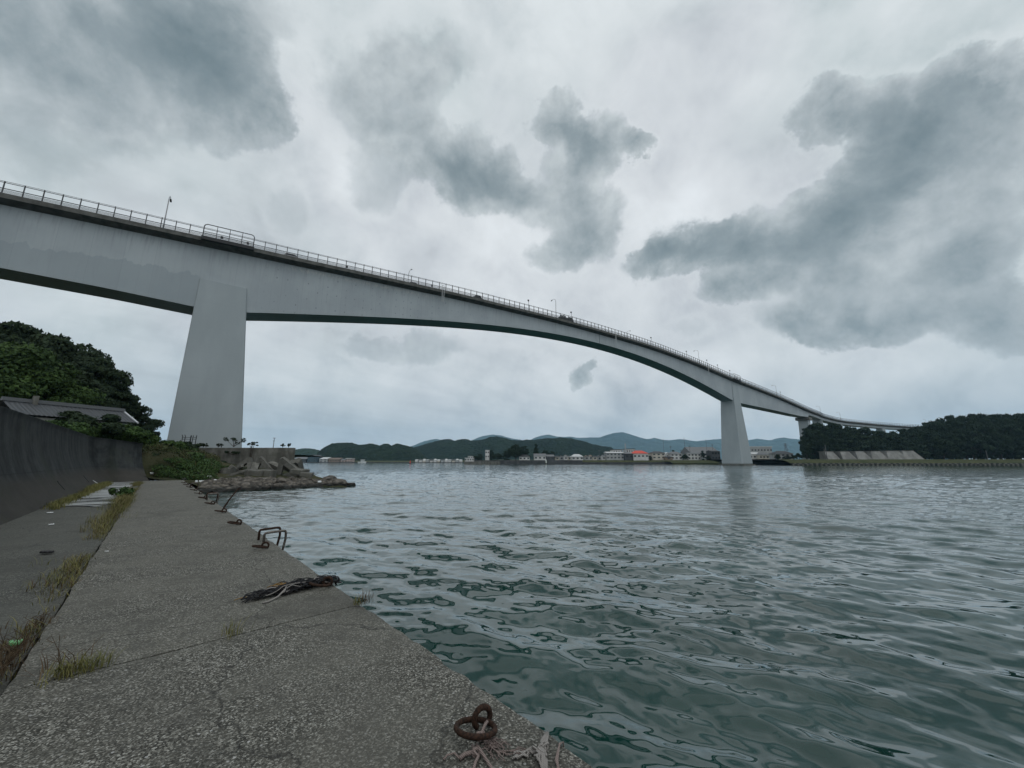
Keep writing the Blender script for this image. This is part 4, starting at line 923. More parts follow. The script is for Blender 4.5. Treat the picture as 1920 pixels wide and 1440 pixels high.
# plants on the retaining wall
def sprig(px, py, Y, w, h_, seed, label, name='wall_plant', down=0.0, group=None):
    x, y, z = at_y(px, py, Y); g = np.random.default_rng(seed); e = empty(name, (x, y, z), label, 'plant', group)
    c = [(g.uniform(-w, w), g.uniform(-.3, .3), g.uniform(h_ * .4, h_)) for _ in range(9)]
    V, F = leaves(c, [w * .22] * 9, 420, 0.09, seed); fastmesh('foliage', V, F, M_LEAFD, False, e)
    mb = MB()
    for c_ in c: mb.tube([(0, 0, -down), (c_[0] * .4, 0, h_ * .3), c_], [.03, .02, .01], 5)
    mb.build('stem', M_BARK, e)
sprig(438, 838, 56, 1.5, 1.4, 3, 'ragged dark shrub growing out of the retaining wall top')
sprig(437, 853, 55.5, 1.1, 0.5, 6, 'drooping dark plant rooted in the face of the retaining wall')
sprig(472, 840, 56, 0.75, 0.8, 4, 'small flat crowned sapling above the retaining wall with a long thin stem', 'sapling', 3.0)
for i, px in enumerate((372, 381, 386, 409, 415, 530, 541)): sprig(px, 839, 56.2, 0.18, 0.55, 20 + i, 'tiny weed sprouting on the edge of the retaining wall', 'weed', 0.0, 'tiny weeds on the retaining wall edge')

# steel cage ladder at the foot of the near pier
x, y, z = at_y(351, 838, 56.5); e = empty('ladder_cage', (x, y, 4.2), 'rusty dark steel cage of hoops standing at the foot of the near pier', 'cage')
for k, dx in enumerate((-0.95, -.55, .25, .55, 1.05)):
    mb = MB(); mb.tube([(dx, 0, 0), (dx + .03, 0, 1.8), (dx - .1, 0, 2.0)] if k in (0, 1) else [(dx, 0, -.2), (dx + .08, 0, 1.9)], .05 if k != 2 else .08, 6); mb.build('upright', M_DARK, e)
for h_ in (.6, 1.35, 1.6):
    mb = MB(); mb.tube([(-.95, 0, h_), (-.2, -.35, h_), (.3, 0, h_)], .03, 6); mb.tube([(.55, 0, h_), (.8, -.3, h_), (1.08, 0, h_)], .03, 6); mb.build('hoop', M_DARK, e)

# house with tiled roof
hx0 = at_y(2, 757, 31); hx1 = at_y(233, 766, 38.5)
R0, R1 = np.array(hx0), np.array(hx1); dr = (R1 - R0); Lh = np.linalg.norm(dr[:2]); ah = math.atan2(dr[1], dr[0]); zr = (R0[2] + R1[2]) / 2; mid = (R0 + R1) / 2
e = empty('tiled_house', (mid[0], mid[1], LZ), 'low house with a long dark tiled roof behind the seawall', 'house', rz=ah)
hz = zr - LZ; W2 = 2.6; drop = 1.25
mb = MB(); mb.box(0, 0, (hz - drop - .1) / 2, Lh - 1.0, W2 * 2 - 1.0, hz - drop - .1); mb.add([(Lh / 2 - .5, -W2 + .5, hz - drop - .1), (Lh / 2 - .5, W2 - .5, hz - drop - .1), (Lh / 2 - .5, 0, hz - .15)], [(0, 1, 2)]); mb.build('wall', mat('plaster', (0.42, 0.42, 0.40), 0.9, var=0.2), e)
mb = MB(); nx = int(Lh / 0.07); prof_r = []
for k in range(nx + 1):
    xx = -Lh / 2 + Lh * k / nx; b_ = 0.045 * abs(math.sin(xx * math.pi / 0.28))
    prof_r.append([(xx, -W2, hz - drop + b_), (xx, -W2 * .5, hz - drop * .52 + b_), (xx, -.05, hz - .04 + b_), (xx, .05, hz - .04 + b_), (xx, W2, hz - drop + b_)])
mb.loft(prof_r, close=False); rf = mb.build('roof', mat('roof_tiles', rough=0.45, spec=0.4, fn=roof_fn((0.036, 0.040, 0.045))), e)
mb = MB(); mb.box(0, 0, hz + .08, Lh + .1, .34, .2); mb.box(0, 0, hz + .24, Lh + .1, .22, .1); mb.build('ridge', mat('ridge_tiles', (0.10, 0.105, 0.11), 0.5), rf)
mb = MB(); mb.box(Lh / 2 + .05, -W2 * .55, hz - drop * .5, .12, .12, 0.1); mb.tube([(Lh / 2 + .03, -W2, hz - drop), (Lh / 2 + .03, 0, hz)], .09, 6); mb.tube([(Lh / 2 + .03, W2, hz - drop), (Lh / 2 + .03, 0, hz)], .09, 6); mb.build('gable_board', mat('gable_paint', (0.4, 0.42, 0.44), 0.7), e)
mb = MB(); mb.box(-Lh * .28, -.2, hz + .15, .25, .4, .9); mb.build('roof_vent', M_OLD, rf)
# ------------------------------------------------------------------ mooring rings
def torus(R, r, n=36, k=10, a0=0, a1=2 * math.pi, M=None, wob=0.0):
    full = abs(a1 - a0 - 2 * math.pi) < 1e-6; pts = []
    for i in range(n + (0 if full else 1)):
        a_ = a0 + (a1 - a0) * i / n; pts.append(Vector((R * math.cos(a_), R * math.sin(a_), 0)))
    V, F = [], []
    for i, p in enumerate(pts):
        d = p.normalized(); rr = r * (1 + wob * math.sin(i * 2.7) * math.cos(i * 1.1))
        for j in range(k):
            b_ = 2 * math.pi * j / k; w = p + d * rr * math.cos(b_) + Vector((0, 0, 1)) * rr * math.sin(b_); V.append(M @ w if M else w)
    m_ = len(pts)
    for i in range(m_ if full else m_ - 1):
        for j in range(k): F.append((i * k + j, ((i + 1) % m_) * k + j, ((i + 1) % m_) * k + (j + 1) % k, i * k + (j + 1) % k))
    return V, F
def ring_thing():
    e = empty('mooring_ring', (0, 0, 0), 'x', 'mooring ring', 'mooring rings along the quay edge')
    # eye: upright loop set in the concrete, local x along the quay
    mb = MB(); M = Matrix.Translation((0, 0, 0.052)) @ Euler((math.pi / 2, 0, 0.9)).to_matrix().to_4x4()
    mb.add(*torus(0.052, 0.0165, 28, 10, -0.9, math.pi + 0.9, M, 0.05)); mb.build('eye', M_RUST, e, True)
    M = Matrix.Translation((0.0, -0.090, 0.048)) @ Euler((math.radians(-12), 0, 0)).to_matrix().to_4x4()
    mb = MB(); mb.add(*torus(0.112, 0.0150, 48, 10, 0, 2 * math.pi, M, 0.05)); mb.build('ring', M_RUST, e, True)
    return e
RG = ring_thing()
RL = [(2.05, 1.635, -.35 - QA, 'big rusty mooring ring nearest the camera with frayed pink rope tied to it'), (5.42, 1.80, .3, 'mooring ring half buried under the black rope heap'), (8.42, 1.66, .6, 'mooring ring lying open beside the nearest steel ladder'), (11.9, 1.72, -.2, 'mooring ring with its eye standing on a pale worn patch, second beyond the nearest ladder'),
      (14.95, 1.74, .4, 'mooring ring just in front of the leaning steel rod'), (17.95, 1.72, .1, 'mooring ring first beyond the leaning rod'), (20.9, 1.72, -.3, 'mooring ring at the foot of the middle ladder'), (23.8, 1.76, .5, 'mooring ring first beyond the middle ladder'),
      (26.8, 1.76, .1, 'mooring ring second beyond the middle ladder'), (30.0, 1.74, .3, 'mooring ring beside the farthest ladder'), (33.1, 1.72, -.2, 'mooring ring second from the far end of the quay'), (36.3, 1.74, .2, 'mooring ring nearest the far end of the quay')]
for i, (u, v, rz, lb) in enumerate(RL):
    o = RG if i == 0 else dup(RG)
    o.location = q(u, v, QZ + (0.004 if i else 0.004)); o.rotation_euler = (0, 0, QA + rz if i == 0 else -.93 + rz * .5); o['label'] = lb
    if i >= 3: o.scale = (1.15,) * 3

# ladders: two steel hoops reaching over the edge, rungs below
def ladder():
    e = empty('quay_ladder', (0, 0, 0), 'x', 'ladder', 'steel ladders on the quay edge')
    for x in (-0.24, 0.24):
        mb = MB(); mb.tube([(x, -0.16, -0.05), (x, -0.16, 0.17), (x, -0.145, 0.19), (x, -0.11, 0.195), (x, 0.15, 0.205), (x, 0.19, 0.195), (x, 0.205, 0.165), (x, 0.21, 0.05), (x, 0.18, -0.15), (x, 0.14, -0.25), (x, 0.14, -1.4)], 0.022, 8); mb.build('handrail_hoop', M_RUST if x < 0 else M_RUST2, e, True)
    for k in range(4):
        mb = MB(); mb.tube([(-0.24, 0.14, -0.3 - k * 0.28), (0.24, 0.14, -0.3 - k * 0.28)], 0.018, 8); mb.build('rung', M_RUST, e, True)
    return e
M_RUST2 = mat('worn_steel', (0.10, 0.09, 0.08), 0.5, 0.6, var=0.6, vscale=30)
LD = ladder()
for i, (u, lb) in enumerate(((9.15, 'nearest steel quay ladder, two hoops reaching over the water'), (20.3, 'middle quay ladder with a pale worn top bar'), (30.6, 'farthest quay ladder by the rock spit'))):
    o = LD if i == 0 else dup(LD); o.location = q(u, 1.88); o.rotation_euler = (0, 0, QA + math.pi); o['label'] = lb; o.scale = (1, 1, 1) if i == 0 else (1.0, 1.0, 1.25)
    o.rotation_euler = (0, 0, math.atan2(QV[1], QV[0]) - math.pi / 2)
mb = MB(); mb.tube([(0, 0, -.1), (.02, .02, .02), (.12, .1, .30), (.26, .24, .62)], [.03, .028, .022, .018], 8); mb.tube([(.26, .24, .62), (.34, .25, .64)], .02, 6)
rod = mb.build('steel_rod', M_RUST, smooth=True); rod.location = q(16.25, 1.84); tag(rod, 'bent rusty steel rod leaning out over the water from the quay edge', 'rod')

# ropes
def wig(p0, p1, n, amp, zamp, rnd, z0):
    pts = []; ph = rnd.uniform(0, 6.28, 4)
    for k in range(n + 1):
        f_ = k / n; b_ = math.sin(f_ * math.pi) ** 0.5 if 0 < f_ < 1 else 0
        x = p0[0] + (p1[0] - p0[0]) * f_ + amp * (math.sin(f_ * 7 + ph[0]) + .5 * math.sin(f_ * 17 + ph[1])) * (0.3 + 0.7 * b_); y = p0[1] + (p1[1] - p0[1]) * f_ + amp * (math.sin(f_ * 6 + ph[2]) + .5 * math.cos(f_ * 15 + ph[3])) * (0.3 + 0.7 * b_)
        pts.append((x, y, z0 + zamp * abs(math.sin(f_ * 4 + ph[1])) * b_))
    return pts
def rope_fn(c0, c1):
    def fn(T, b, co):
        wv = T.n('ShaderNodeTexWave', {'Vector': co, 'Scale': 45.0, 'Distortion': 1.5}, bands_direction='DIAGONAL').outputs['Fac']
        L(T, T.mix(T.m('ADD', T.m('MULTIPLY', wv, .6), T.m('MULTIPLY', T.noise(co, 30, 4, .6), .4)), c0, c1), b.inputs['Base Color'])
        bn = T.n('ShaderNodeBump', {'Height': wv, 'Strength': 0.7, 'Distance': 0.003}); L(T, bn.outputs[0], b.inputs['Normal'])
    return fn
M_RBLK = mat('black_rope', rough=0.75, spec=0.3, fn=rope_fn((0.006, 0.006, 0.007), (0.022, 0.022, 0.025)))
M_RWHT = mat('grey_rope', rough=0.85, spec=0.2, fn=rope_fn((0.13, 0.12, 0.11), (0.36, 0.34, 0.32)))
M_RPNK = mat('pink_grey_rope', rough=0.9, spec=0.2, fn=rope_fn((0.10, 0.078, 0.072), (0.30, 0.24, 0.22)))
M_ROCH = mat('ochre_rope', rough=0.9, spec=0.2, fn=rope_fn((0.13, 0.075, 0.02), (0.34, 0.20, 0.06)))
e = empty('rope_heap', q(5.52, 1.42), 'tangled heap of black rope with pale strands and an ochre tuft across the quay', 'rope'); e.rotation_euler = (0, 0, math.atan2(QV[1], QV[0]) + 0.05); e.scale = (.84, .95, .72)
g = np.random.default_rng(12)
def mound(x): return 0.05 + 0.035 * math.exp(-((x - .15) / .3) ** 2)
mb = MB()
for k in range(64):
    x0 = g.uniform(-.62, .3); x1 = x0 + g.uniform(.2, .75); w_ = 0.10
    mb.tube(wig((x0, g.uniform(-w_, w_)), (min(x1, .66), g.uniform(-w_, w_)), 16, .03, mound((x0 + x1) / 2) * 1.3, g, 0.012 + g.uniform(0, .05)), g.uniform(.006, .013), 6)
for k in range(14):
    cx, cy = g.uniform(-.45, .5), g.uniform(-.07, .07); M = Matrix.Translation((cx, cy, .05 + g.uniform(0, .05))) @ Euler((g.uniform(-.8, .8), g.uniform(-.5, .5), 0)).to_matrix().to_4x4(); mb.add(*torus(g.uniform(.04, .09), .009, 24, 6, 0, 2 * math.pi, M))
mb.tube([(.45, .02, .08), (.55, 0, .09), (.60, -.02, .03), (.63, -.02, -.05)], .014, 8)
mb.build('black_strands', M_RBLK, e, True)
mb = MB()
for k in range(9): mb.tube(wig((g.uniform(-.5, .1), g.uniform(-.12, .08)), (g.uniform(.0, .45), g.uniform(-.1, .1)), 18, .04, .09, g, .05), g.uniform(.006, .009), 6)
mb.tube([(.0, -.02, .11), (-.12, -.10, .09), (-.22, -.17, .03), (-.34, -.23, .015), (-.42, -.24, .012)], .012, 8); mb.tube([(.35, -.02, .11), (.45, -.08, .06), (.55, -.11, .02)], .011, 8)
mb.build('pale_strands', M_RWHT, e, True)
mb = MB()
for k in range(16): mb.tube(wig((g.uniform(-.25, -.05), g.uniform(.04, .14)), (g.uniform(-.3, .02), g.uniform(.02, .16)), 12, .03, .09, g, .04), .005, 5)
mb.tube(wig((-.66, .1), (-.3, .05), 12, .015, .02, g, .012), .006, 5)
mb.build('ochre_tuft', M_ROCH, e, True)

e = empty('frayed_rope', q(2.15, 1.62), 'frayed pinkish rope knotted to the nearest mooring ring', 'rope'); e.rotation_euler = (0, 0, 0)
wr = lambda px, py, z=.012: tuple(np.array(at_z(px, py, QZ + z)) - np.array(q(2.15, 1.62)[:2])) + (z,)
mb = MB()
mb.tube([wr(914, 1352, .06), wr(908, 1362, .05), wr(903, 1375, .035), wr(893, 1382, .02), wr(886, 1384, .015)], .0085, 8)
mb.tube([wr(910, 1356, .045), wr(905, 1370, .04), wr(912, 1384, .02)], .008, 8)
mb.tube([wr(886, 1398), wr(890, 1412, .03), wr(897, 1418, .02), wr(891, 1430), wr(886, 1450)], .0085, 8)
mb.tube([wr(893, 1396, .03), wr(901, 1408, .03), wr(912, 1425), wr(921, 1440), wr(924, 1456)], .0085, 8)
mb.tube([wr(888, 1410, .02), wr(872, 1414, .012), wr(862, 1422)], .011, 8); mb.tube([wr(862, 1422), wr(852, 1412, .015), wr(838, 1416), wr(832, 1424)], .005, 6)
for c_ in (wr(893, 1411, .02), wr(899, 1381, .03)): mb.add(*torus(.017, .0085, 18, 8, 0, 6.2832, Matrix.Translation(c_) @ Euler((.6, .3, 0)).to_matrix().to_4x4()))
mb.build('strand', M_RPNK, e, True)
mb = MB(); g = np.random.default_rng(5)
for k in range(26):
    a_ = (g.uniform(905, 925), g.uniform(1378, 1400)); b_ = (g.uniform(915, 965), g.uniform(1392, 1428)); c0 = wr(*a_, .015); c1 = wr(*b_, .006); mb.tube(wig(c0, c1, 12, .016, .025, g, .006), .0022, 5)
for k in range(6): mb.tube(wig(wr(935, 1408), wr(990 + g.uniform(-6, 6), 1406 + g.uniform(-5, 12)), 14, .008, .012, g, .005), .0022, 5)
mb.build('frayed_ends', M_RPNK, e, True)
e = empty('rope_knot', q(1.67, 1.80), 'knotted grey rope bundle lying over the quay edge at the bottom of the photo', 'rope')
O = np.array(q(1.67, 1.80)[:2]); wr2 = lambda px, py, z=.012: tuple(np.array(at_z(px, py, QZ + z)) - O) + (z,)
mb = MB()
for k in range(7): mb.tube([wr2(1020 + g.uniform(-6, 6), 1450), wr2(1018 + g.uniform(-8, 8), 1425, .03), wr2(1014 + g.uniform(-9, 9), 1408, .035), wr2(1020 + g.uniform(-6, 6), 1390, .03), wr2(1028 + g.uniform(-4, 4), 1374, .02)], .0062, 6)
for k in range(9): M = Matrix.Translation(wr2(1016 + g.uniform(-14, 10), 1412 + g.uniform(-12, 12), .03)) @ Euler((g.uniform(-.9, .9), g.uniform(-.9, .9), 0)).to_matrix().to_4x4(); mb.add(*torus(g.uniform(.012, .024), .0058, 20, 7, 0, 6.2832, M))
for k in range(5): mb.tube(wig(wr2(1008, 1408), wr2(962 + g.uniform(-5, 10), 1420 + g.uniform(-6, 6)), 14, .012, .02, g, .006), .005, 6)
mb.build('knot', M_RWHT, e, True)
mb = MB()
for k in range(4): mb.tube([wr2(1046 + k * 2, 1450), wr2(1044 + g.uniform(-3, 3), 1425, .02), wr2(1049, 1394 + k, .02), wr2(1056, 1391, -.01), tuple(np.array(wr2(1064, 1400, 0)) + (0, 0, -.3))], .0045, 6)
mb.build('red_strand', M_RPNK, e, True)

# ------------------------------------------------------------------ grass and weeds
def blades(pts, hgt, n_per, seed, spread=.05, lean=.6, w=.0035):
    g = np.random.default_rng(seed); P = np.repeat(np.asarray(pts, float), n_per, 0); H_ = np.repeat(np.asarray(hgt, float), n_per) * g.uniform(.4, 1.2, len(P))
    n = len(P); P = P + np.concatenate([g.normal(size=(n, 2)) * spread, np.zeros((n, 1))], 1)
    a_ = g.uniform(0, 6.283, n); d = np.stack([np.cos(a_), np.sin(a_), np.zeros(n)], -1); s = np.stack([-d[:, 1], d[:, 0], d[:, 2]], -1)
    ln = g.uniform(.1, 1, n) * lean; W_ = w * g.uniform(.7, 1.5, n)[:, None]
    up = np.array([0, 0, 1.0]); R_ = []
    for f_, wk in ((0, 1), (.35, .95), (.7, .7), (1, .12)):
        c = P + up * (H_ * (f_ - .25 * ln * f_ * f_))[:, None] + d * (H_ * ln * f_ ** 2)[:, None]
        R_ += [c - s * W_ * wk, c + s * W_ * wk]
    V = np.stack(R_, 1).reshape(-1, 3); b_ = np.arange(n)[:, None] * 8
    F = np.concatenate([b_ + np.array([0, 1, 3, 2]), b_ + np.array([2, 3, 5, 4]), b_ + np.array([4, 5, 7, 6])]); return V, F

g = np.random.default_rng(31); cs_ = []
while len(cs_) < 520:
    x, y = g.uniform(-50, -26), g.uniform(33, 56)
    px_ = 960 + 727 * x / y
    if 255 < px_ < 405 and not (x > -33 and y < 34.9): cs_.append((x, y, zbank(x, y) + g.uniform(.05, .35)))
hi_ = [c_ for c_ in cs_ if c_[2] > 2.6]; lo_ = [c_ for c_ in cs_ if c_[2] <= 2.6]
V, F = leaves(lo_, [.75] * len(lo_), 32000, .085, 71); tag(fastmesh('ground_cover', V, F, M_LEAFS, False), 'green creeping plants covering the bank below the pier wall', 'ground cover', kind='stuff')
V, F = leaves(hi_, [.8] * len(hi_), 24000, .095, 72); tag(fastmesh('ground_cover', V, F, M_LEAFO, False), 'olive scrub on the upper bank at the seawall end', 'ground cover', kind='stuff')
V, F = blades([(c_[0], c_[1], c_[2] - .2) for c_ in cs_[:260]], [.6] * 260, 22, 73, .4, .9, .010); tag(fastmesh('dry_cover', V, F, M_DRY, False), 'dry stems among the creeping plants', 'ground cover', kind='stuff')
g = np.random.default_rng(9); pts, hh_ = [], []
for u in np.arange(4.7, 42, .035):
    dns = fbm(np.array([[u * .55, 4., 2.]]), 3)[0]; pk = 1.5 if 13 < u < 25 else .75
    if u < 7.3: pk = .40 if u > 5.9 else .12
    if 7.3 < u < 12.8: pk = .55
    if g.uniform() < (dns * 2.6 - .95) * min(1, pk + .2):
        vv = -.60 - abs(g.normal()) * .14 * (1.2 if u > 7.5 else .8) + (.10 if u > 15 else 0) * g.normal()
        pts.append(q(u, vv, AZ)); hh_.append((.06 + .24 * dns * pk) * (1 + (.25 if u > 14 else 0)))
V, F = blades(pts, hh_, 13, 3, .065, 1.3, .0024)
tag(fastmesh('joint_grass', V, F, M_GRASS, False), 'yellow green grass growing along the joint between quay and apron', 'grass', kind='stuff')
V, F = blades([p for p in pts if g.uniform() < .5], [.11] * len(pts), 6, 8, .05, 1.2, .0028) if False else blades(pts[::2], hh_[::2], 8, 8, .05, 1.3, .003)
tag(fastmesh('dry_grass', V, F, M_DRY, False), 'brown dead grass mixed into the joint growth', 'grass', kind='stuff')
pts, hh_ = [], []
for u in np.arange(20.5, 43, .06):
    dns = fbm(np.array([[u * .5, 8., 2.]]), 3)[0]
    if u < 40 and g.uniform() < dns * 1.9 - .2: pts.append(q(u, -2.72 + g.uniform(0, .30) + .006 * u, AZ)); hh_.append(.10 + .3 * dns)
V, F = blades(pts, hh_, 22, 4, .09, .8, .006)
tag(fastmesh('wall_foot_grass', V, F, M_GRASS, False), 'green grass along the foot of the seawall', 'grass', kind='stuff')
def tuft(u, v, n, h_, seed, m, label, spread=.04, lean=.8, z=QZ, w=.0022):
    V, F = blades([(0, 0, 0)] * n, [h_] * n, 1, seed, spread, lean, w); o = fastmesh('grass_tuft', V, F, m, False); o.location = q(u, v, z); tag(o, label, 'grass tuft', 'grass tufts on the quay')
tuft(4.56, 1.93, 60, .13, 1, M_DRY, 'reddish tuft on the quay edge at the transverse joint', .07, 1.0)
tuft(4.55, 1.84, 40, .10, 2, M_GRASS, 'sparse green tuft close to the quay edge at the transverse joint', .025, .8)
tuft(4.56, .72, 40, .14, 3, M_GRASS, 'small wispy tuft in the middle of the quay at the transverse joint', .05, .8)
tuft(4.57, -.27, 150, .11, 4, M_GRASS, 'flat green tuft in the joint at the left side of the quay', .06, 1.2)
tuft(4.57, -.14, 90, .12, 5, M_GRASS, 'green tuft with thin seed stalks in the joint at the left', .05, 1.0)
# dark dead stems rising at the lower left
def deadplant(u, v, stems, seed, label, h_=.4):
    g = np.random.default_rng(seed); e = empty('dead_weed', q(u, v, AZ + .02), label, 'weed'); mb = MB()
    for k in range(stems):
        a_ = g.uniform(0, 6.28); tip = Vector((math.cos(a_) * g.uniform(.02, .22), math.sin(a_) * g.uniform(.02, .22), h_ * g.uniform(.4, 1.1))); mid_ = tip * .5 + Vector((g.normal() * .02, g.normal() * .02, .02))
        b0 = Vector((g.normal() * .03, g.normal() * .03, 0)); mb.tube([b0, mid_ + b0, tip + b0], [.0035, .0025, .001], 5)
        for j in range(3):
            f_ = g.uniform(.3, .9); p = b0 + tip * f_; d = Vector((g.normal(), g.normal(), .8)) * .035; mb.tube([p, p + d], [.0018, .0008], 4)
    mb.build('stem', M_DRY, e)
    V, F = blades([(0, 0, 0)] * 60, [h_ * .5] * 60, 1, seed, .09, 1.3, .003); fastmesh('dead_leaves', V, F, M_DRY, False, e)
deadplant(4.85, -.72, 26, 1, 'brown dead weed clump at the lower left corner beside the quay slab', .34)
deadplant(5.15, -.70, 24, 2, 'reddish dead weed behind the lower left clump', .3)
deadplant(5.5, -.66, 14, 3, 'thin brown dead weed near the green litter', .22)
deadplant(6.2, -.64, 10, 4, 'dark dead weed in the bare stretch of the joint', .16)
deadplant(4.72, -.30, 5, 5, 'few dark upright stalks standing in the joint on the quay slab', .34)
deadplant(4.75, -.95, 6, 6, 'tall dark stalk leaning right at the left photo edge', .55)
# broad leaved weed
e = empty('leafy_weed', q(24.7, -.86, AZ), 'bright green broad leaved weed in the joint beyond the yellow grass', 'weed'); g = np.random.default_rng(6)
V, F = leaves([(g.uniform(-.35, .35), g.uniform(-.3, .3), g.uniform(.12, .42)) for _ in range(9)], [.17] * 9, 420, .065, 61, .8, .8); fastmesh('leaf_cluster', V, F, M_LEAFS, False, e)
mb = MB()
for k in range(7): mb.tube([(0, 0, 0), (g.uniform(-.3, .3), g.uniform(-.3, .3), .35)], .006, 5)
mb.build('stem', M_BARK, e)
# ------------------------------------------------------------------ litter
def litter(name, p, sx, sy, sz, rz, m, label, tilt=0.0):
    mb = MB(); pr = []
    for k in range(9):
        f_ = k / 8 - .5; w = sy * (1 - abs(f_) ** 3 * 4) * .5
        pr.append([(f_ * sx, -w, 0), (f_ * sx, w, 0.001), (f_ * sx, w * .8, sz * (1 + .4 * math.sin(k * 2.1))), (f_ * sx, -w * .8, sz * (1 + .3 * math.cos(k * 1.7)))])
    mb.loft(pr); o = mb.build(name, m, smooth=True); o.location = p; o.rotation_euler = (tilt, 0, rz); return tag(o, label, 'litter')
M_WHT = mat('white_plastic', (0.62, 0.64, 0.64), 0.5); M_GRN = mat('green_plastic', (0.16, 0.42, 0.18), 0.35); M_BLK = mat('black_plastic', (0.01, 0.01, 0.012), 0.6)
litter('plastic_scrap', q(10.93, -1.22, AZ + .02), .20, .10, .03, QA + .9, M_BLK, 'flat black scrap lying on the apron left of the grass')
litter('bottle_piece', q(5.73, -.70, AZ + .03), .085, .05, .03, .4, M_GRN, 'crumpled pale green plastic piece beside the dead weeds')
litter('white_scrap', q(15.58, -1.77, AZ + .02), .10, .06, .02, 1.0, M_WHT, 'tiny white scrap on the middle of the apron')
litter('white_scrap', q(19.1, -2.25, AZ + .02), .14, .10, .02, .3, M_WHT, 'pale scrap at the near end of the wet patch')
litter('white_scrap', q(9.9, -.42, QZ + .02), .05, .035, .01, .3, M_WHT, 'small white shell like fragment on the quay beside the joint grass')
# pale plastic strip on the sloping wall foot
_sec = wall_section(uvp(38.5, -2.57), uvp(38.5, -4.0), AZ - .05, 3.4); pA = np.array(_sec[0]); pB = np.array(_sec[2]); fA = pA * .55 + pB * .45
mb = MB(); d_ = (pB - pA); d_ /= np.linalg.norm(d_); al = np.array([QU[0], QU[1], 0]); nn = np.cross(al, d_); nn = nn if nn[2] > 0 else -nn
mb.loft([[tuple(fA + d_ * (k * .18) + al * (-.06 + sgn * .07 - k * .16) + nn * (.03 + hgt_)) for sgn, hgt_ in ((-1, 0), (1, 0), (.8, .03), (-.8, .03))] for k in range(-3, 4)])
tag(mb.build('plastic_strip', M_WHT), 'pale strip of plastic lying on the sloping foot of the seawall', 'litter')
for i, (px, py, Y, lb) in enumerate(((283, 889, 34.6, 'white bottle at the seawall end under the weeds'), (346, 899.5, 35, 'white float at the far end of the quay'), (368, 905, 33.5, 'white plastic scrap left of the spit driftwood'), (378, 904.5, 34, 'white foam piece right of the farthest ladder'), (392, 895, 35, 'yellowish foam block below the green bank'), (403, 903, 34.5, 'pale foam lump on the first rocks'), (494, 901, 36, 'white foam lump in the middle of the rock spit'), (599, 905, 38, 'pale pebble shaped foam near the tip of the spit'))):
    x, y, z = at_y(px, py, Y); litter('foam_piece', (x, y, z), .42, .22, .14, i * 1.1, M_WHT, lb)

# ------------------------------------------------------------------ right bank, far land
def strip(name, x0, x1, prof, m, n=60, jag=0.0, seed=0):
    mb = MB(); xs = np.linspace(x0, x1, n); pr = []
    for i, x in enumerate(xs):
        w = (fbm(np.array([[x * .15, seed, 1.]]), 3)[0] - .5) * jag; pr.append([(x, y, z + (w if k > 2 else 0)) for k, (y, z) in enumerate(prof)])
    mb.loft(pr, close=False); o = mb.build(name, m); o.data.flip_normals(); return o
RX0 = at_z(1482, 872.7, 0)[0]
M_BERM = mat('bank_grass', rough=1.0, spec=0.1, fn=leaf_fn((0.022, 0.032, 0.013), (0.070, 0.072, 0.036), 0.3))
def rev_fn(T, b, co):
    sp = T.n('ShaderNodeSeparateXYZ', {0: co}); f_ = T.m('ABSOLUTE', T.m('SUBTRACT', T.m('FRACT', T.m('DIVIDE', sp.outputs[0], 3.1)), .5))
    c = T.mix(T.maprange(T.noise(co, .6, 5, .65), .35, .65), (0.016, 0.018, 0.018), (0.05, 0.05, 0.046)); c = T.mix(T.m('MULTIPLY', T.maprange(f_, .22, .30), T.maprange(sp.outputs[2], .7, .85)), c, (0.11, 0.11, 0.10)); L(T, c, b.inputs['Base Color'])
M_REV = mat('revetment_concrete', rough=0.95, spec=0.1, fn=rev_fn)
def thing_strip(name, x0, x1, prof, m, label, cat): o = strip(name, x0, x1, prof, m); tag(o, label, cat); return o
thing_strip('revetment', RX0, 700, [(217, -3), (217, .62), (217.6, .64), (217.65, 1.25), (218.6, 1.28)], M_REV, 'long dark sheet piled revetment along the right shore', 'revetment')
mb = MB()
for k in range(200):
    xx = RX0 + .8 + k * 2.6
    mb.box(xx, 216.86, 0.3, 0.9, .3, .9)
mb.build('fender_block', M_OLD, bpy.data.objects['revetment'])['kind'] = 'stuff'
tag(strip('right_bank', RX0 + .2, 900, [(218.6, 1.2), (220, 1.9), (224, 2.9), (229, 3.4), (240, 3.5), (500, 4.0), (1100, 5.0)], M_BERM, 160, .4), kind='structure')
# low bank in the gap between right bank and the town
SHX = [at_z(868, 870.4, 0)[0] * 1.0, RX0 - 20]
tag(strip('town_bank', -30, 420, [(306, -1), (306, .9), (307, 1.0), (309, 1.1), (314, 2.4), (322, 3.1), (700, 4.0), (1250, 8)], M_BERM, 120, .4, 3), kind='structure')
x0, x1 = at_y(870, 868, 305)[0], at_y(939, 868, 305)[0]
def quaywall(name, pxa, pxb, pyt, Y, m, label, d=4.0, base=-2):
    xa, xb = at_y(pxa, pyt, Y)[0], at_y(pxb, pyt, Y)[0]; zt = at_y(pxa, pyt, Y)[2]; mb = MB(); mb.box((xa + xb) / 2, Y + d / 2, (zt + base) / 2, xb - xa, d, zt - base); o = mb.build(name, m, bevel=.05); tag(o, label, 'quay wall'); return zt
M_DKW = mat('dark_seawall', (0.05, 0.052, 0.054), .9, var=.35, vscale=.4)
zM = quaywall('harbour_mole', 870, 940, 865.2, 304, M_OLD, 'low pale mole head under the white stepped building', 30)
quaywall('mole_parapet', 889, 940, 863.3, 312, M_DKW, 'dark parapet on the mole behind the white building', 1.0)
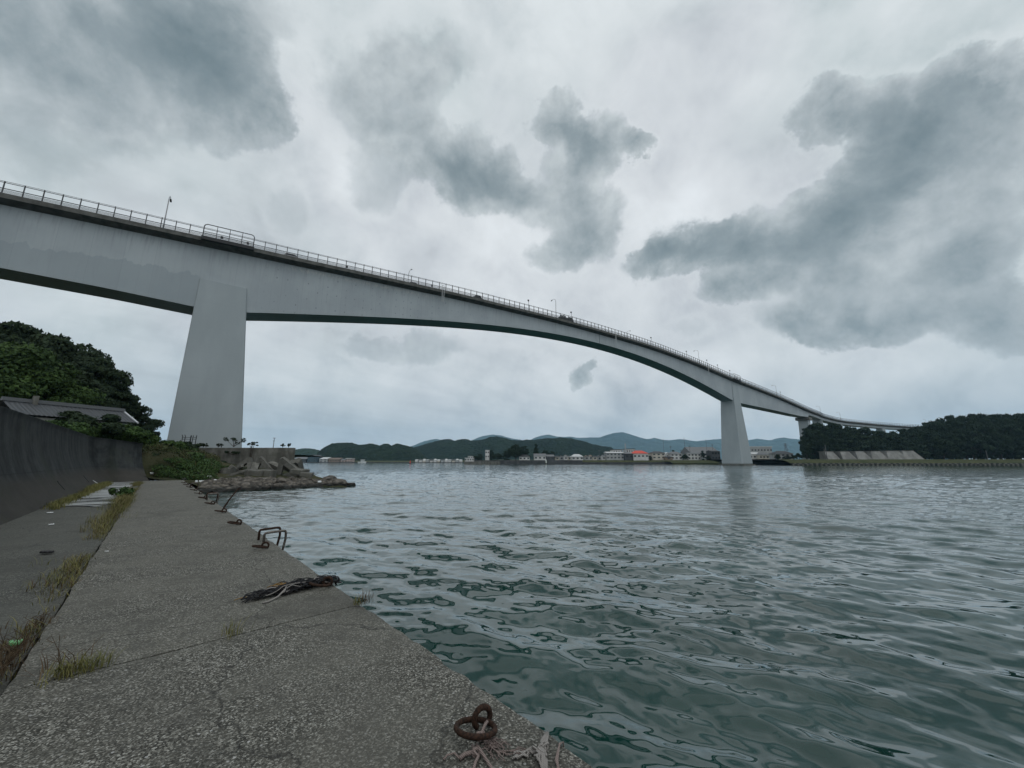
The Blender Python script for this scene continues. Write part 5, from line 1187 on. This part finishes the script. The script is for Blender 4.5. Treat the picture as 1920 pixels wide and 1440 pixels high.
quaywall('dark_flood_wall', 938, 1022, 862.8, 303.5, M_DKW, 'left part of the dark flood wall before the town', 1.5)
quaywall('dark_flood_wall', 1026, 1092, 862.8, 303.5, M_DKW, 'right part of the dark flood wall before the town', 1.5)
quaywall('low_shore_wall', 1088, 1352, 866.6, 304.5, M_DKW, 'low dark shore wall in front of the red roofed house', 1.0)
quaywall('low_shore_wall', 1400, 1484, 867.4, 290, M_DKW, 'low dark shore wall right of the far pier', 1.0)
tag(strip('town_bank', 120, RX0 + 1, [(291, -1), (291, 1.0), (293, 1.2), (298, 2.4), (312, 3.2)], M_BERM, 40, .3, 5), kind='structure')
xa = at_y(540, 867, 560)[0]
tag(strip('far_shore_ground', -1500, 20, [(560, -1), (560, .55), (575, .8), (640, 3), (1300, 5)], M_BERM, 80, .2, 7), kind='structure')
quaywall('far_quay', 536, 700, 866.4, 558, M_DKW, 'far low quay on the left under the boat sheds', 3.0); quaywall('far_quay', 700, 872, 866.6, 558, M_DKW, 'far low quay in the middle beyond the red buoy', 3.0)
# six concrete armour caps
M_CAP = mat('cap_concrete', (.20, .20, .19), .95, var=.3, vscale=.25, spec=.1)
CAPS = [(1549.5, 1567, 1575, 1552, 846.8), (1580, 1597, 1606, 1579, 846.6), (1609, 1624, 1635, 1607, 846.2), (1638, 1655, 1667, 1634, 846), (1668, 1691, 1702, 1664, 845.6), (1698, 1719, 1733, 1693, 845.3)]
for i, (ta, tb, bb, ba, ty) in enumerate(CAPS):
    Y = 229.0; za = at_y(ta, ty, Y)[2]; zb = at_y(ta, 860.5, Y)[2]
    X = lambda p: at_y(p, 850, Y)[0]
    mb = MB(); mb.loft([[(X(ba), Y, zb - .5), (X(bb), Y, zb - .5), (X(bb) - 2.0, Y + 8, zb - .5), (X(ba) + 1, Y + 8, zb - .5)], [(X(ta), Y + 1.6, za), (X(tb), Y + 1.6, za), (X(tb) - .6, Y + 6.4, za), (X(ta) + .6, Y + 6.4, za)]])
    mb.box((X(ta) + X(tb)) / 2, Y + 4, za + .08, X(tb) - X(ta) + .2, 5.2, .18)
    o = mb.build('concrete_cap', M_CAP, bevel=.12); tag(o, ['first from the left', 'second from the left', 'third from the left', 'fourth from the left', 'fifth from the left and wider', 'sixth and widest, rightmost'][i] + ' of the grey trapezoid concrete blocks on the right bank', 'concrete block', 'trapezoid blocks on the right bank')
def pole(name, px, pyb, pyt, Y, r, m, label, cat='pole', arms=()):
    x, _, zb = at_y(px, pyb, Y); zt = at_y(px, pyt, Y)[2]; mb = MB(); mb.tube([(0, 0, -.6), (0, 0, (zt - zb) * .5), (0, 0, zt - zb)], [r, r * .85, r * .65], 8)
    for h_, w in arms: mb.box(0, 0, (zt - zb) * h_, w, r * 1.2, r * 1.2)
    o = mb.build(name, m); o.location = (x, Y, zb); tag(o, label, cat)
M_POLE = mat('weathered_pole', (0.11, 0.11, 0.115), .8)
pole('marker_post', 1548, 860, 841, 228, .22, M_OLD, 'shorter pale post left of the first trapezoid block'); pole('marker_post', 1551, 860, 834, 229, .22, M_POLE, 'taller leaning post beside the first trapezoid block')
pole('marker_post', 1852, 860, 845, 229, .18, M_POLE, 'lone thin post in front of the right pine wood'); pole('marker_post', 1450, 862, 846, 300, .12, M_POLE, 'thin post on the bank right of the far pier'); pole('marker_post', 1453, 862, 847.5, 300, .12, M_OLD, 'white thin post on the bank right of the far pier')
for px, pt, lb in ((1259, 836, 'tall utility pole beside the off white house with a cross arm'), (1295, 835, 'utility pole left of the big grey roofed building'), (1278, 843, 'short utility pole right of the off white house'), (1338, 832, 'utility pole behind the big grey roofed building'), (1124, 843, 'thin pole among the small houses'), (1246, 823, 'very tall thin mast against the blue mountains left'), (1286, 820, 'very tall thin mast against the blue mountains right'), (1327, 824, 'thin mast close to the far pier')):
    pole('utility_pole', px, 861, pt, 345, .16, M_POLE, lb, arms=((.93, 2.0), (.87, 1.6)) if 'mast' not in lb else ())
pole('chimney', 1173.8, 861, 831.5, 350, .75, mat('chimney_paint', (0.30, 0.32, 0.33), .8), 'slim grey chimney behind the white factory blocks', 'chimney')
pole('crane_mast', 512, 841, 821, 480, .55, M_LAMP, 'distant pale crane mast above the retaining wall', 'crane', ((.98, 3.0), (.72, 2.0)))
# lattice pylon
x, Y, z0 = at_y(1474, 846, 380); zt = at_y(1474, 831, 380)[2]; mb = MB()
for a_, b_ in ((-1.6, -1.6), (1.6, -1.6), (1.6, 1.6), (-1.6, 1.6)): mb.tube([(a_, b_, -6), (a_ * .15, b_ * .15, zt - z0)], .13, 4)
for k in range(5): h_ = (zt - z0) * k / 5; w = 1.6 * (1 - .17 * k); mb.tube([(-w, -w, h_), (w, -w, h_ + 1.2)], .08, 4); mb.tube([(w, -w, h_), (-w, -w, h_ + 1.2)], .08, 4)
for h_ in (.95, .8, .65): mb.box(0, 0, (zt - z0) * h_, 4.2, .2, .2)
o = mb.build('pylon', M_POLE); o.location = (x, Y, z0); tag(o, 'lattice power pylon against the blue hills right of the far pier', 'pylon')

# ------------------------------------------------------------------ houses
HM = {k: mat('wall_' + k, c, .85, var=.12, vscale=.5) for k, c in dict(white=(.50, .50, .49), cream=(.45, .42, .36), grey=(.30, .31, .31), dark=(.05, .055, .06), teal=(.04, .07, .085), pink=(.34, .27, .24), brown=(.20, .155, .12)).items()}
HR = {k: mat('roof_' + k, rough=.6, fn=roof_fn(c)) for k, c in dict(grey=(.12, .125, .13), dark=(.035, .037, .04), red=(.50, .055, .03), pale=(.45, .46, .46), brown=(.15, .11, .085)).items()}
M_WIN = mat('window_glass', (.02, .025, .03), .15, spec=.6)
def house(name, pxa, pxb, eave, ridge, base, Y, roof, wc, rc, label, cat='house', depth=None, win=2, group=None, rz=0.0):
    xa, _, zb = at_y(pxa, base, Y); xb = at_y(pxb, base, Y)[0]; ze = at_y(pxa, eave, Y)[2] - zb; zr_ = at_y(pxa, ridge, Y)[2] - zb; w = xb - xa; d = depth or max(6, w * .7)
    e = empty(name, ((xa + xb) / 2, Y + d / 2, zb - .1), label, cat, group, rz); ov = min(.8, w * .04)
    mb = MB(); mb.box(0, 0, ze / 2 - .8, w - 2 * ov, d, ze + 1.6)
    if roof == 'gable_y': mb.add([(-w / 2 + ov, -d / 2, ze), (w / 2 - ov, -d / 2, ze), (0, -d / 2, zr_ - .1)], [(0, 1, 2)])
    mb.build('wall', HM[wc], e); mb = MB(); o_ = .5
    if roof == 'flat': mb.box(0, 0, (ze + zr_) / 2, w, d + .6, max(.35, zr_ - ze))
    elif roof == 'hip': rl = w * .22; mb.add([(-w / 2, -d / 2 - o_, ze), (w / 2, -d / 2 - o_, ze), (w / 2, d / 2 + o_, ze), (-w / 2, d / 2 + o_, ze), (-rl, 0, zr_), (rl, 0, zr_)], [(0, 1, 5, 4), (1, 2, 5), (2, 3, 4, 5), (3, 0, 4), (3, 2, 1, 0)])
    elif roof == 'gable': mb.add([(-w / 2, -d / 2 - o_, ze), (w / 2, -d / 2 - o_, ze), (w / 2, 0, zr_), (-w / 2, 0, zr_), (w / 2, d / 2 + o_, ze), (-w / 2, d / 2 + o_, ze)], [(0, 1, 2, 3), (3, 2, 4, 5), (0, 3, 5), (1, 4, 2)])
    elif roof == 'gable_y': mb.loft([[(-w / 2, y, ze), (0, y, zr_), (w / 2, y, ze), (w / 2, y, ze - .3), (0, y, zr_ - .35), (-w / 2, y, ze - .3)] for y in (-d / 2 - .5, d / 2 + .5)])
    elif roof == 'shed': mb.loft([[(x_, -d / 2 - .5, h_), (x_, d / 2 + .5, zr_)] + [(x_, d / 2 + .5, zr_ - .3), (x_, -d / 2 - .5, h_ - .3)] for x_, h_ in ((-w / 2, ze), (w / 2, ze))])
    mb.build('roof', HR[rc], e)
    fl = 2 if ze > 4.8 else 1
    for k in range(win):
        for j in range(fl):
            mb = MB(); mb.box(-w / 2 + w * (k + .5) / win, -d / 2 - .03, ze * (j + .55) / fl, min(2.2, w / win * .5), .1, min(1.3, ze / fl * .45)); mb.build('window', M_WIN, e)
    return e
H = house
H('warehouse', 1137, 1171, 849, 846.5, 861, 326, 'gable', 'grey', 'pale', 'long low warehouse with a white roof among the town houses', 'warehouse', 10, 5)
H('factory_block', 1150, 1168, 843, 842, 858, 350, 'flat', 'white', 'dark', 'white flat roofed factory block left of the chimney', 'building', 12, 4)
H('factory_block', 1175, 1192, 842, 841, 858, 350, 'flat', 'white', 'dark', 'white flat roofed factory block right of the chimney', 'building', 12, 4)
H('dark_house', 1172, 1188.5, 850.5, 847, 861.5, 322, 'hip', 'dark', 'grey', 'dark walled house directly left of the red roofed one', depth=9)
H('red_roofed_house', 1187.5, 1217, 850, 844.3, 860.8, 320, 'hip', 'white', 'red', 'white house with a bright red hipped roof', depth=11, win=4)
H('grey_roofed_house', 1223, 1248.5, 849.3, 845.6, 860.6, 322, 'hip', 'cream', 'dark', 'beige house with a dark hipped roof right of the red roofed one', depth=10, win=3)
H('small_house', 1249, 1256, 850.5, 847.6, 861, 330, 'gable_y', 'white', 'pale', 'small white gabled house right of the beige one', win=1)
H('two_storey_house', 1258, 1280, 850.5, 846.2, 861.5, 324, 'hip', 'white', 'grey', 'off white two storey house under the tall utility pole', depth=10, win=3)
H('annexe', 1247, 1262, 856.5, 854.8, 862, 318, 'shed', 'brown', 'dark', 'low brown shed in front of the off white house', 'shed', win=1)
H('hall', 1296, 1351, 849, 837, 861.5, 345, 'gable', 'grey', 'grey', 'large hall with a broad grey roof left of the far pier', 'building', 22, 5)
H('white_house', 1290, 1315, 850.2, 848.5, 862, 326, 'gable', 'white', 'grey', 'white house in front of the large hall', depth=8, win=4)
H('balcony_house', 1335, 1352, 846, 843.8, 862.5, 320, 'gable', 'dark', 'dark', 'dark two storey house touching the far pier', depth=9, win=3)
H('office_block', 1404, 1451, 838.5, 836.8, 861.5, 400, 'flat', 'grey', 'pale', 'long flat roofed office block right of the far pier', 'building', 14, 8)
H('pale_house', 1406, 1426, 851.5, 847.5, 862, 330, 'gable', 'white', 'pale', 'pale roofed house at the right side of the far pier', win=3)
H('pale_house', 1424, 1443, 852.5, 847.8, 862, 326, 'hip', 'cream', 'grey', 'second pale house right of the far pier', win=3)
H('long_roofed_house', 1457, 1490, 850.5, 844.8, 861.5, 340, 'hip', 'grey', 'dark', 'long dark hipped roof near the left end of the pine wood', win=4)
H('pier_head_building', 871, 889, 858.8, 858.2, 865, 315, 'flat', 'white', 'pale', 'white stepped building on the mole head', 'building', 6, 4)
H('lookout_cabin', 877, 887, 855.6, 855, 859, 316, 'flat', 'white', 'pale', 'small white upper cabin on the stepped building', 'cabin', 4, 2)
H('white_tower_house', 909.5, 917.5, 844.5, 843.5, 860, 335, 'flat', 'white', 'pale', 'narrow white banded tower house among dark trees', 'tower house', 5, 2)
H('shore_house', 973, 994, 856, 852, 863, 318, 'hip', 'white', 'dark', 'white house left of the conifer behind the flood wall', depth=8, win=3)
H('shore_house', 1001, 1024.5, 854.5, 850, 862.5, 318, 'gable', 'white', 'grey', 'grey roofed white house in the middle behind the flood wall', depth=9, win=3)
H('shore_house', 1024.5, 1040, 855.8, 852, 862.5, 320, 'gable', 'dark', 'grey', 'darker house right of the grey roofed white one', depth=8, win=2)
H('shore_house', 1072, 1094.5, 856, 851, 862.5, 322, 'hip', 'white', 'pale', 'house with a big pale hipped roof near the end of the flood wall', depth=10, win=3)
for i, (a_, b_) in enumerate(((1041, 1049), (1049.5, 1057), (1058, 1064.5), (1065, 1071.5), (1097, 1104), (1105, 1111), (1112, 1120), (1121, 1128), (1129, 1136))):
    H('small_house', a_, b_, 857 - (i % 3) * .8, 854.5 - (i % 3), 862.5, 330 + (i % 2) * 8, ('gable', 'gable_y', 'hip')[i % 3], ('cream', 'grey', 'white')[i % 3], ('dark', 'grey', 'brown')[(i // 2) % 3], 'tiny house in the crowded row between the flood wall and the warehouse', group='tiny houses of the crowded town row', win=1)
H('boat_shed', 549, 574.5, 860.5, 855.5, 867, 575, 'gable', 'dark', 'grey', 'wide grey roofed boat shed next to the retaining wall corner', 'shed', 25, 3)
H('warehouse', 575, 594, 856.5, 852.6, 867, 572, 'gable_y', 'teal', 'dark', 'dark teal gabled warehouse on the far left shore', 'warehouse', 20, 2)
H('white_roofed_shed', 598, 613, 860.3, 857, 867, 572, 'shed', 'grey', 'pale', 'shed with a bright pale roof on the far left shore', 'shed', 12, 2)
H('brown_shed', 612.5, 637, 861, 858.2, 867, 576, 'gable', 'brown', 'brown', 'long brown shed on the far left shore', 'shed', 14, 5)
H('small_shed', 638.5, 647, 862.6, 860, 867, 572, 'gable', 'pink', 'grey', 'small shed between the brown shed and the pinkish building', 'shed', 8, 1)
H('pinkish_building', 647.5, 660, 860, 858.8, 867, 574, 'flat', 'pink', 'pale', 'pinkish flat roofed building at the foot of the wooded hill', 'building', 10, 3)
for i in range(13):
    a_ = 778 + i * 6.9; H('small_house', a_, a_ + 5.4 + (i % 3) * .4, 863.4 - (i % 2) * .8, 861.4 - (i % 3) * .7, 867, 572, ('gable', 'flat', 'hip')[i % 3], ('white', 'white', 'cream', 'grey')[i % 4], ('pale', 'grey', 'pale')[i % 3], 'tiny pale house in the row on the distant shore left of the mole head', group='tiny pale houses of the distant row', win=0)
# boat and buoy
x, Y, _ = at_y(679, 866, 520); e = empty('motor_boat', (x, Y, 0), 'white motor boat moored off the far left shore', 'boat')
mb = MB(); mb.loft([[(s_ * 5.5, -1.4 * k, 1.5 + .3 * k2), (s_ * 5.5, 1.4 * k, 1.5 + .3 * k2), (s_ * 5.2, .9 * k, -.3), (s_ * 5.2, -.9 * k, -.3)] for s_, k, k2 in ((-1, .9, 0), (-.3, 1, 0), (.4, .9, .4), (.8, .5, 1.2), (1, .08, 2.0))]); mb.build('hull', M_WHT, e)
mb = MB(); mb.box(0.6, 0, 2.9, 4.6, 2.0, 2.0); mb.box(.8, 0, 4.1, 5.4, 2.4, .4); mb.build('cabin', M_WHT, e); mb = MB(); mb.box(.6, 0, 3.2, 4.64, 2.04, .6); mb.build('window', M_WIN, e)
x, y = at_z(769, 870, 0); e = empty('buoy', (x, y, 0), 'small red buoy floating in the far channel', 'buoy')
mb = MB(); mb.loft([[(r_ * math.cos(k * .785), r_ * math.sin(k * .785), z_) for k in range(8)] for r_, z_ in ((.9, -.4), (1.25, .1), (1.2, .5), (.5, .7))]); mb.build('float', M_DARK, e)
mb = MB(); mb.loft([[(r_ * math.cos(k * .785), r_ * math.sin(k * .785), z_) for k in range(8)] for r_, z_ in ((.55, .7), (.4, 1.8), (.18, 2.6), (.3, 2.7), (.1, 3.1))]); mb.build('body', mat('red_paint', (.45, .04, .03), .5), e)
x, y, z = at_y(1024, 866, 303); mb = MB(); mb.tube([(0, 0, -1), (0, 0, 1.2), (0, 0, 1.9)], [.35, .35, .15], 10); o = mb.build('channel_marker', M_WHT); o.location = (x, y, z); tag(o, 'white channel marker in the gap of the dark flood wall', 'marker')

# ------------------------------------------------------------------ trees on the far shores
def tree_px(key, name, px, pyt, Y, zb, label, group, wpx, rz):
    x, _, z = at_y(px, pyt, Y); sc_ = max(.2, (z - zb) / 10 / .97); wm = wpx / 729 * Y; place_tree(key, name, x, Y, zb, sc_, rz, label, group, sx=wm / (9.0 * sc_))
g = np.random.default_rng(77)
SKY = [(1500, 822), (1512, 806), (1520, 800), (1532, 797), (1550, 799), (1565, 797), (1580, 800), (1600, 804), (1620, 806), (1640, 809), (1660, 814), (1680, 806), (1700, 806), (1716, 801), (1735, 798), (1750, 795), (1760, 786), (1775, 783), (1790, 785), (1805, 784), (1825, 780), (1845, 780), (1860, 783), (1880, 779), (1900, 780), (1920, 781), (1950, 778), (2000, 780), (2060, 786)]
sx_, sy_ = zip(*SKY); k = 0
for row, (Y, dy, step) in enumerate(((262, 0, 15), (248, 9, 15), (240, 20, 17))):
    for px in np.arange(1510 + row * 6, 2050, step):
        px = px + g.uniform(-3, 3); py = np.interp(px, sx_, sy_) + dy * g.uniform(.7, 1.3) + g.uniform(-1.5, 2.5)
        tree_px(('n1', 'n2', 'n3')[k % 3], 'pine_tree', px, py, Y + g.uniform(-4, 6), 3.2, 'dark pine of the dense wood behind the trapezoid blocks' if px < 1745 else 'tall dark pine of the dense wood at the right photo edge', 'pines of the wood on the right bank', 31 + g.uniform(-6, 9), k * 1.1); k += 1
for px in np.arange(1520, 2060, 13): tree_px('n3', 'understorey_tree', px + g.uniform(-3, 3), 846 + g.uniform(-3, 3), 251 + g.uniform(-2, 2), 3.2, 'low dark undergrowth tree at the foot of the right pine wood', 'undergrowth trees of the right wood', 24, px)
for px, py, w, lb in ((1508, 826, 14, 'low dark pine at the left end of the right wood'), (1497, 850, 10, 'small round bush left of the pine wood'), (1487, 854, 9, 'small dark bush beside the long dark roof')): tree_px('n3', 'pine_tree', px, py, 236, 3.2, lb, 'pines of the wood on the right bank', w, px)
FT = [(967, 834, 26, 322, 'big dark tree behind the flood wall'), (982, 838, 22, 326, 'dark tree touching the big one on its right'), (1005, 834, 11, 330, 'tall narrow conifer between two shore houses'), (1022, 845, 16, 335, 'low tree right of the conifer'), (1036, 848, 14, 335, 'small tree above the darker shore house'), (950, 846, 20, 325, 'rounded tree left of the big dark one'), (933, 850, 18, 322, 'olive bushy tree right of the white tower house'),
      (921, 845, 12, 338, 'yellowish tree leaning on the white tower house'), (900, 852, 15, 325, 'dark tree left of the white tower house'), (892, 855, 12, 320, 'low bush beside the mole building'), (1262, 845, 9, 335, 'small dark pine beside the off white house'), (1317, 846, 8, 322, 'clipped dark tree in front of the large hall'), (1284, 852, 10, 322, 'green hedge tree between the off white house and the hall'), (1219, 855, 7, 321, 'round bush at the corner of the red roofed house'), (1327, 855, 10, 321, 'low bush in front of the large hall'), (1457, 852, 8, 330, 'bush left of the long dark roof'), (1475, 855, 16, 300, 'dark shrub mass on the bank before the pine wood')]
for i, (px, py, w, Y, lb) in enumerate(FT): tree_px(('n3', 'n2', 'n1')[i % 3], 'shore_tree', px, py, Y, 2.8, lb, 'trees among the far houses', w, i)

# ------------------------------------------------------------------ hills
def hill(name, line, Y, depth, m, bump, bs, label):
    xs_ = np.arange(line[0][0], line[-1][0] + .1, (line[-1][0] - line[0][0]) / 240); py = np.interp(xs_, *zip(*line))
    X = np.array([at_y(a_, b_, Y)[0] for a_, b_ in zip(xs_, py)]); Z = np.array([at_y(a_, b_, Y)[2] for a_, b_ in zip(xs_, py)])
    js = np.linspace(0, 1, 60); f_ = np.sin(np.clip(js / .7, 0, 1) * math.pi / 2) * (1 - np.clip((js - .7) / .3, 0, 1) ** 2); f_[0] = -.05
    GX = X[:, None] * (1 + (js[None, :] - .7) * depth / Y); GY = Y + (js[None, :] - .7) * depth + 0 * GX
    nz = fbm(np.stack([GX / bs, GY / bs, GX * 0 + 1], -1), 4) - .5; rg = fbm(np.stack([GX / (bs * 8), GY / (bs * 8), GX * 0 + 7], -1), 3) - .5
    ridge = np.exp(-((js - .7) / .1) ** 2)[None, :]
    GZ = Z[:, None] * f_[None, :] * (1 + rg * .5 * (1 - ridge)) + nz * bump * (f_[None, :] > .02)
    o = fastmesh(name, np.stack([GX, GY, GZ], -1).reshape(-1, 3), gridfaces(len(xs_), 60)[:, ::-1], m, True); tag(o, label, None, None, 'structure'); return o
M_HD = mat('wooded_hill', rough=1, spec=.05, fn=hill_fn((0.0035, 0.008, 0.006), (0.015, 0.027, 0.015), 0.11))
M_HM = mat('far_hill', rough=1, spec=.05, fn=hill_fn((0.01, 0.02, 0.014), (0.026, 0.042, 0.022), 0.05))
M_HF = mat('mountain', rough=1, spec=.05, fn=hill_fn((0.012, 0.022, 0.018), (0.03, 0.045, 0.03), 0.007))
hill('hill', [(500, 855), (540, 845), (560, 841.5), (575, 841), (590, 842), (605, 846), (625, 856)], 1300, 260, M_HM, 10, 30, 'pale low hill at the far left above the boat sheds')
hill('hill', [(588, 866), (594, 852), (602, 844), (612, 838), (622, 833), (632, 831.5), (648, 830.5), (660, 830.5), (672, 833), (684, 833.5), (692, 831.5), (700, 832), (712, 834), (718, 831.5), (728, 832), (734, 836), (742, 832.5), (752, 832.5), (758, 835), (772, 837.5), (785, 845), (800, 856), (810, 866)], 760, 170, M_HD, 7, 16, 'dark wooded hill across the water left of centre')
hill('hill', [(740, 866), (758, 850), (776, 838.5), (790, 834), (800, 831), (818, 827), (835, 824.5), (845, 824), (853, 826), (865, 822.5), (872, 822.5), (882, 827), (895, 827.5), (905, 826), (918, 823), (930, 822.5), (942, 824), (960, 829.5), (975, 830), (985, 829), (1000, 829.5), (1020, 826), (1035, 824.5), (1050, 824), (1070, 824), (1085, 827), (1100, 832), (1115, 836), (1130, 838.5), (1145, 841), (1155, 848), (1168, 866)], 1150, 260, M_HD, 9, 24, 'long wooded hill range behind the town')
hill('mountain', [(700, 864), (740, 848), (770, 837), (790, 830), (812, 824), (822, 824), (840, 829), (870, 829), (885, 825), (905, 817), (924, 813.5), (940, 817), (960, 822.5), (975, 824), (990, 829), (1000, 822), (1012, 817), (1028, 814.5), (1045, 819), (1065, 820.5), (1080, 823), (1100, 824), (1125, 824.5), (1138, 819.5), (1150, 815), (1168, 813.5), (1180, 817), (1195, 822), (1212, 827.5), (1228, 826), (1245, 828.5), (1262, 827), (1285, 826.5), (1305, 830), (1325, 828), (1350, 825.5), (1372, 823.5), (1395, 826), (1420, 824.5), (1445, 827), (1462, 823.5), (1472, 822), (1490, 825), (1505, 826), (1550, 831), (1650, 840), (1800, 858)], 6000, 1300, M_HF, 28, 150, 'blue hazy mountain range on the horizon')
mb = MB(); mb.add([(-2500, 1240, 3.5), (3500, 1240, 3.5), (6500, 6750, 3.5), (-5500, 6750, 3.5)], [(0, 1, 2, 3)]); tag(mb.build('plain', M_BERM), kind='structure')

# ------------------------------------------------------------------ air
hz = bpy.data.materials.new('haze_air'); hz.use_nodes = True; T = NT(hz.node_tree)
pv = T.n('ShaderNodeVolumePrincipled', {'Color': (0.47, 0.76, 1.0, 1), 'Density': 0.000086, 'Anisotropy': 0.0}); L(T, pv.outputs[0], T.n('ShaderNodeOutputMaterial').inputs['Volume'])
mb = MB(); mb.box(0, 3500, 305, 15800, 8600, 620); o = mb.build('haze', hz); tag(o, kind='stuff')
